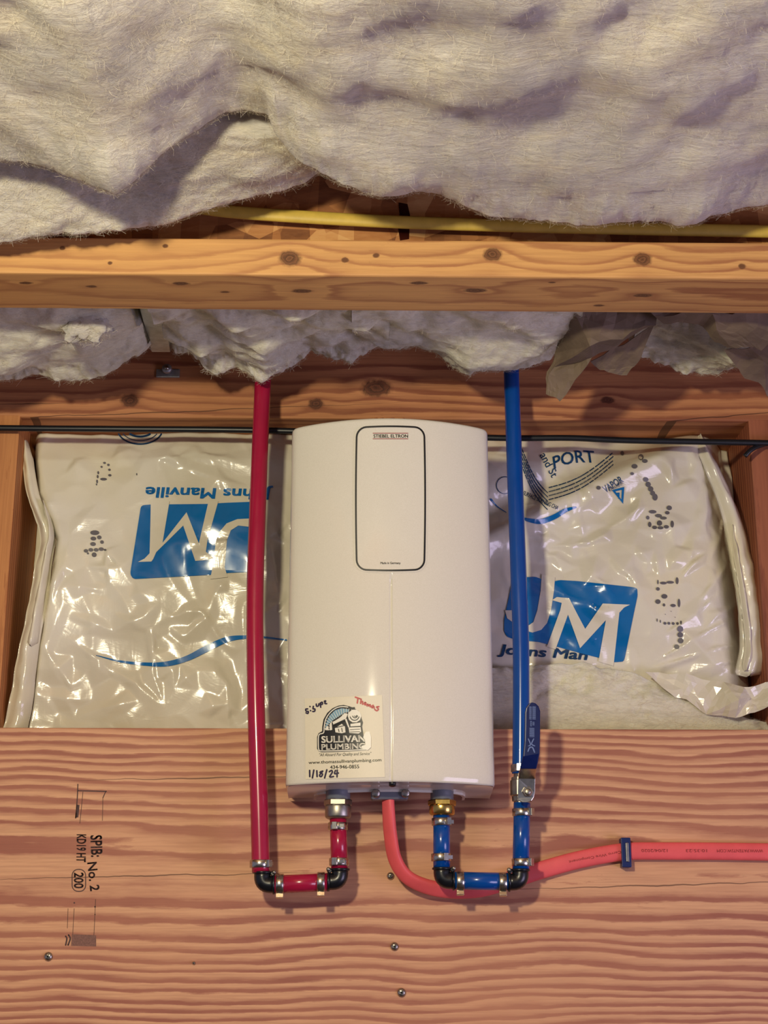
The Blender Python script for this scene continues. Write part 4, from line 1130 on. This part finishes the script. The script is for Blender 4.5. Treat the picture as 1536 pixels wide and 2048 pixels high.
clampring(cold, 1005, 1765, yP, RT, (0, -.25, -1), RP+.0002)
clampring(cold, 1044, 1625, yP, UP, (.75, -.66, 0))
clampring(cold, 1043, 1725, yP, UP, (.75, -.66, 0))
clampring(cold, 1041, 1537, yP, UP, (-.2, -.98, 0))
hexnut('hex_nut', 884, 1600, 1612, yP, .0136, M['brass'], cold)
roundf('coupling', 884, 1611, 1631, yP, [(0, .0122), (.1, .0124), (.85, .0124), (1, .0108)], M['brass'], cold)
p0 = PY(1043, 1546, yP); p1 = PY(1044, 1612, yP); L = (p0-p1).length
valve = mk('ball_valve', *lathe(p0, p1-p0, [(0, .0075), (.12*L, .0078), (.14*L, .0100), (.22*L, .0102), (.24*L, .0112), (.68*L, .0112), (.72*L, .0098), (.86*L, .0095), (.88*L, .0078), (L, .0078)], 12), M['steel_dull'], cold, False)
sp = PY(1053, 1584, -.066)
mk('valve_stem', *lathe(sp + Vector((0, .014, 0)), (0, -1, 0), [(0, .0062), (.012, .0062), (.013, .0045), (.0155, .0045)], 16), M['steel_dull'], valve)
def extr(pts, Y, th, mat, name, parent, bend=None):
    V = []; m = len(pts)
    for q in range(2):
        for (x, y) in pts:
            yy = bend(y) if bend else Y
            p = PY(x, y, yy); V.append(p + Vector((0, th*q, 0)))
    V2, tris = poly2(pts)
    Fc = [tuple(t) for t in tris] + [tuple(i+m for i in reversed(t)) for t in tris] + [(i, i+m, (i+1) % m + m, (i+1) % m) for i in range(m)]
    bm = bmesh.new(); vs = [bm.verts.new(v) for v in V]
    for f in Fc:
        try: bm.faces.new([vs[i] for i in f])
        except ValueError: pass
    bmesh.ops.recalc_face_normals(bm, faces=bm.faces[:]); bm.verts.index_update()
    r = [tuple(v.index for v in f.verts) for f in bm.faces]; bm.free()
    return mk(name, V, r, mat, parent, False)
zoomp = lambda pts: [(990+x/7.875, 1380+y/7.875) for x, y in pts]
bend = lambda y: lerp([1537, 1556, 1562], [-.086, -.072, -.068], y)
lev = extr(zoomp([(368, 1390), (375, 1300), (392, 1235), (655, 1240), (640, 1330), (635, 1395), (630, 1620), (612, 1690), (575, 1745), (520, 1768), (420, 1768), (368, 1740), (362, 1700)]), 0, .0022, M['steel'], 'lever', valve, bend)
gp = zoomp([(392, 1240), (440, 1040), (465, 800), (470, 560), (472, 360), (490, 270), (530, 215), (585, 190), (640, 205), (690, 255), (715, 330), (712, 700), (705, 1000), (680, 1130), (655, 1242)])
grip = extr(gp, 0, .0046, M['vinyl'], 'lever_grip', valve, lambda y: lerp([1405, 1510, 1540], [-.096, -.093, -.0865], y))
# round the grip a little
md = grip.modifiers.new('round', 'BEVEL'); md.width = .0016; md.segments = 3; md.limit_method = 'ANGLE'
md = lev.modifiers.new('round', 'BEVEL'); md.width = .0005; md.segments = 2; md.limit_method = 'ANGLE'
mk('lever_nut', *lathe(PY(1054.5, 1584, -.069), (0, -1, 0), [(0, .0050), (.0032, .0050), (.0040, .0043)], 6), M['steel'], valve, False)
mk('lever_nut_core', *lathe(PY(1055.5, 1583.5, -.0728), (0, -1, 0), [(0, .0034), (.0012, .0034), (.0020, .0022)], 16), M['steel_dull'], valve)
mG = lambda x, y: PY(x, y, lerp([1405, 1510, 1540], [-.0964, -.0934, -.087], y))
for s, cx, cy, wd, ht in (('BRASS VALVE', 1066.5, 1425, 26, 9.5), ('1/2', 1065.5, 1449, 11, 6), ('IIIIII', 1064, 1466, 18, 8), ('WOG', 1063, 1486, 16, 13), ('C', 1062, 1501, 7, 13)):
    pass
gm = []
for (x0, y0, x1, y1) in ((540, 262, 575, 470), (590, 262, 640, 470), (555, 490, 578, 585), (592, 505, 620, 570), (545, 600, 618, 755)):
    k = y0
    while k < y1-6:
        gm.append(stroke2(zoomp([(x0, k), (x1, k+3)]), 1.0, 1, False)); k += 15
gm += [stroke2(zoomp([(525, 770), (560, 860), (528, 880)]), 2.2, 3), stroke2(zoomp([(610, 770), (575, 850), (625, 880)]), 2.2, 3), stroke2(zoomp([(520, 965), (545, 910), (590, 905), (622, 980)]), 2.6, 4)]
wrap_print('grip_marking', *join2(*gm), mG, M['vinyl_print'], grip)

# ================================================================== orange power cable and staple
def flatcable():
    pts = [(776, 1590, yP, 90, .85), (777, 1620, yP, 82, .85), (781, 1670, -.040, 70, .85), (790, 1718, -.032, 62, .85), (812, 1752, -.026, 60, .85), (850, 1772, -.020, 58, .9), (900, 1781, -.014, 55, .95), (960, 1777, -.010, 35, 1), (1020, 1760, -.0075, 12, 1),
           (1080, 1741, -.0065, 0, 1), (1160, 1719, -.0062, 0, 1), (1245, 1704, -.0062, 0, 1), (1320, 1702, -.0062, 0, 1), (1536, 1704, -.0062, 0, 1), (1800, 1712, -.0062, 0, 1)]
    P = spline(pts, 10); path = [PY(p[0], p[1], p[2]) for p in P]; V = []; n = 20
    fr = frames(path)
    for (p, t, a, b), q in zip(fr, P):
        sd = Vector((0, -1, 0)); sd = (sd - t*sd.dot(t)).normalized(); up = sd.cross(t)      # in the wall plane
        an = R(q[3])*.62; wv = up*math.cos(an) + sd*math.sin(an); tv = wv.cross(t)
        for k in range(n):
            th = 2*math.pi*k/n; cx, sx_ = math.cos(th), math.sin(th)
            ex = math.copysign(abs(cx)**.75, cx); ez = math.copysign(abs(sx_)**.75, sx_)
            V.append(p + wv*(ex*.0085*q[4]) + tv*(ez*.0042))
    Fc = [(i*n+k, i*n+(k+1) % n, (i+1)*n+(k+1) % n, (i+1)*n+k) for i in range(len(fr)-1) for k in range(n)]
    a, b, c = (V[i] for i in Fc[0][:3])
    if (b-a).cross(c-a).dot(a-path[0]) < 0: Fc = flip(Fc)
    Fc.append(tuple(range(n))); Fc.append(tuple(reversed(range((len(fr)-1)*n, len(fr)*n))))
    return V, Fc
pw = thing('power_cable', PY(900, 1781, -.01), 'flat orange power cable curving from the heater underside across the plank', 'cable')
jk = mk('jacket', *flatcable(), M['orange'], pw)
mC = lambda x, y: PY(x, y, -.0108)
wrap_print('cable_lettering', *text2('Cerro Wire Component', 1190, 1713, 106, 7, 169), mC, M['cable_print'], jk)
for s, cx, wd in (('12/04/2020', 1309, 52), ('10:35:23', 1393, 42), ('WWW.PATENTSW.COM', 1480, 92)):
    wrap_print('cable_lettering', *text2(s, cx, 1701 + (cx-1309)*.003, wd, 6, 180), mC, M['cable_print'], jk)
ps = PY(1252, 1705, -.012)
cs = thing('cable_staple', PY(1252, 1733, 0), 'dark blue plastic staple nailed over the orange cable', 'staple')
mb = MB(); mb.add(*box(ps + Vector((0, -.0005, 0)), (.0095, .0030, .0285), .0008))
for sg in (1, -1): mb.add(*box((ps.x, -.0062, ps.z+sg*.0118), (.0090, .0122, .0050), .0008))
mb.build('staple_bridge', M['staple'], cs, False)
mk('staple_wire', *box(ps + Vector((.001, -.0026, 0)), (.0030, .0016, .0185), .0006), M['steel'], cs, False)

# ================================================================== screws and marks on the board
def screw(px, py, r, lab):
    p = PY(px, py, 0); o = thing('wood_screw', p, lab, 'screw', 'screws in the wide plank')
    h = mk('screw_head', *lathe(p, (0, -1, 0), [(0, r), (.0012, r*1.02), (.0026, r*.75), (.0032, r*.4)], 18), M['screw'], o)
    mb = MB()
    for a in (0, 90): mb.add(*box(p + Vector((0, -.0031, 0)), (r*1.0, .0006, r*.26), 0, Matrix.Rotation(R(a+20), 3, 'Y')))
    mb.build('drive_recess', M['ink'], h, False)
screw(97, 1913, .0042, 'zinc screw in the plank below the pale smudged stamp block')
screw(789, 1893, .0040, 'zinc screw in the plank below the loop of orange cable')
screw(803, 1985, .0042, 'lowest zinc screw in the plank below the water heater')
screw(781, 1752, .0036, 'half-hidden zinc screw in the plank just beside the orange cable bend')
screw(388, 1926, .0016, 'tiny bright nail tip in the plank, level with the stamp screw')
mW = lambda x, y: PY(x, y, -.00025)
BC = lambda pts: [(x/2.954, 1450+y/2.954) for x, y in pts]
wrap_print('grade_stamp', *text2('SPIB:', *BC([(570, 715)])[0], 44, 23, 88, 0, .045), mW, M['stamp'], board)
wrap_print('grade_stamp', *text2('No. 2', *BC([(552, 895)])[0], 58, 19, 84, 0, .045), mW, M['stamp'], board)
wrap_print('grade_stamp', *text2('KD19 HT', *BC([(480, 728)])[0], 56, 19, 91, 0, .045), mW, M['stamp'], board)
wrap_print('grade_stamp', *text2('200', *BC([(465, 918)])[0], 32, 19, 90, 0, .045), mW, M['stamp'], board)
cxy = BC([(466, 918)])[0]
wrap_print('stamp_ring', *stroke2(rrect(cxy[0]-13.5, cxy[1]-22, cxy[0]+13.5, cxy[1]+22, 12) + [rrect(cxy[0]-13.5, cxy[1]-22, cxy[0]+13.5, cxy[1]+22, 12)[0]], 1.8, 1, False), mW, M['stamp'], board)
wrap_print('stamp_lines', *join2(stroke2(BC([(460, 350), (456, 440), (447, 550)]), 2.0), stroke2(BC([(462, 388), (628, 392)]), 2.2, 1, False), stroke2(BC([(625, 392), (608, 430)]), 1.6, 1, False), stroke2(BC([(490, 395), (472, 580)]), 1.0, 1, False), stroke2(BC([(608, 430), (605, 565)]), .9, 1, False),
    poly2(BC([(452, 470), (470, 472), (462, 545), (444, 548)]))), mW, M['stamp'], board)
wrap_print('stamp_block', *poly2(BC([(425, 1236), (568, 1242), (568, 1308), (420, 1304)])), mW, M['stamp_pale'], board)
wrap_print('stamp_lines', *join2(stroke2(BC([(388, 1248), (395, 1262), (388, 1300)]), 3), stroke2(BC([(405, 1240), (415, 1262), (402, 1300)]), 3), stroke2(BC([(402, 1085), (398, 1200)]), .9, 1, False), stroke2(BC([(438, 1085), (430, 1235)]), .9, 1, False), stroke2(BC([(565, 1030), (555, 1240)]), .9, 1, False),
    dots2([(148.5, 1805.6, 1.6, 1.6), (190, 1813.6, 1.6, 1.6), (190, 1829, 1.2, 1.2)])), mW, M['stamp'], board)
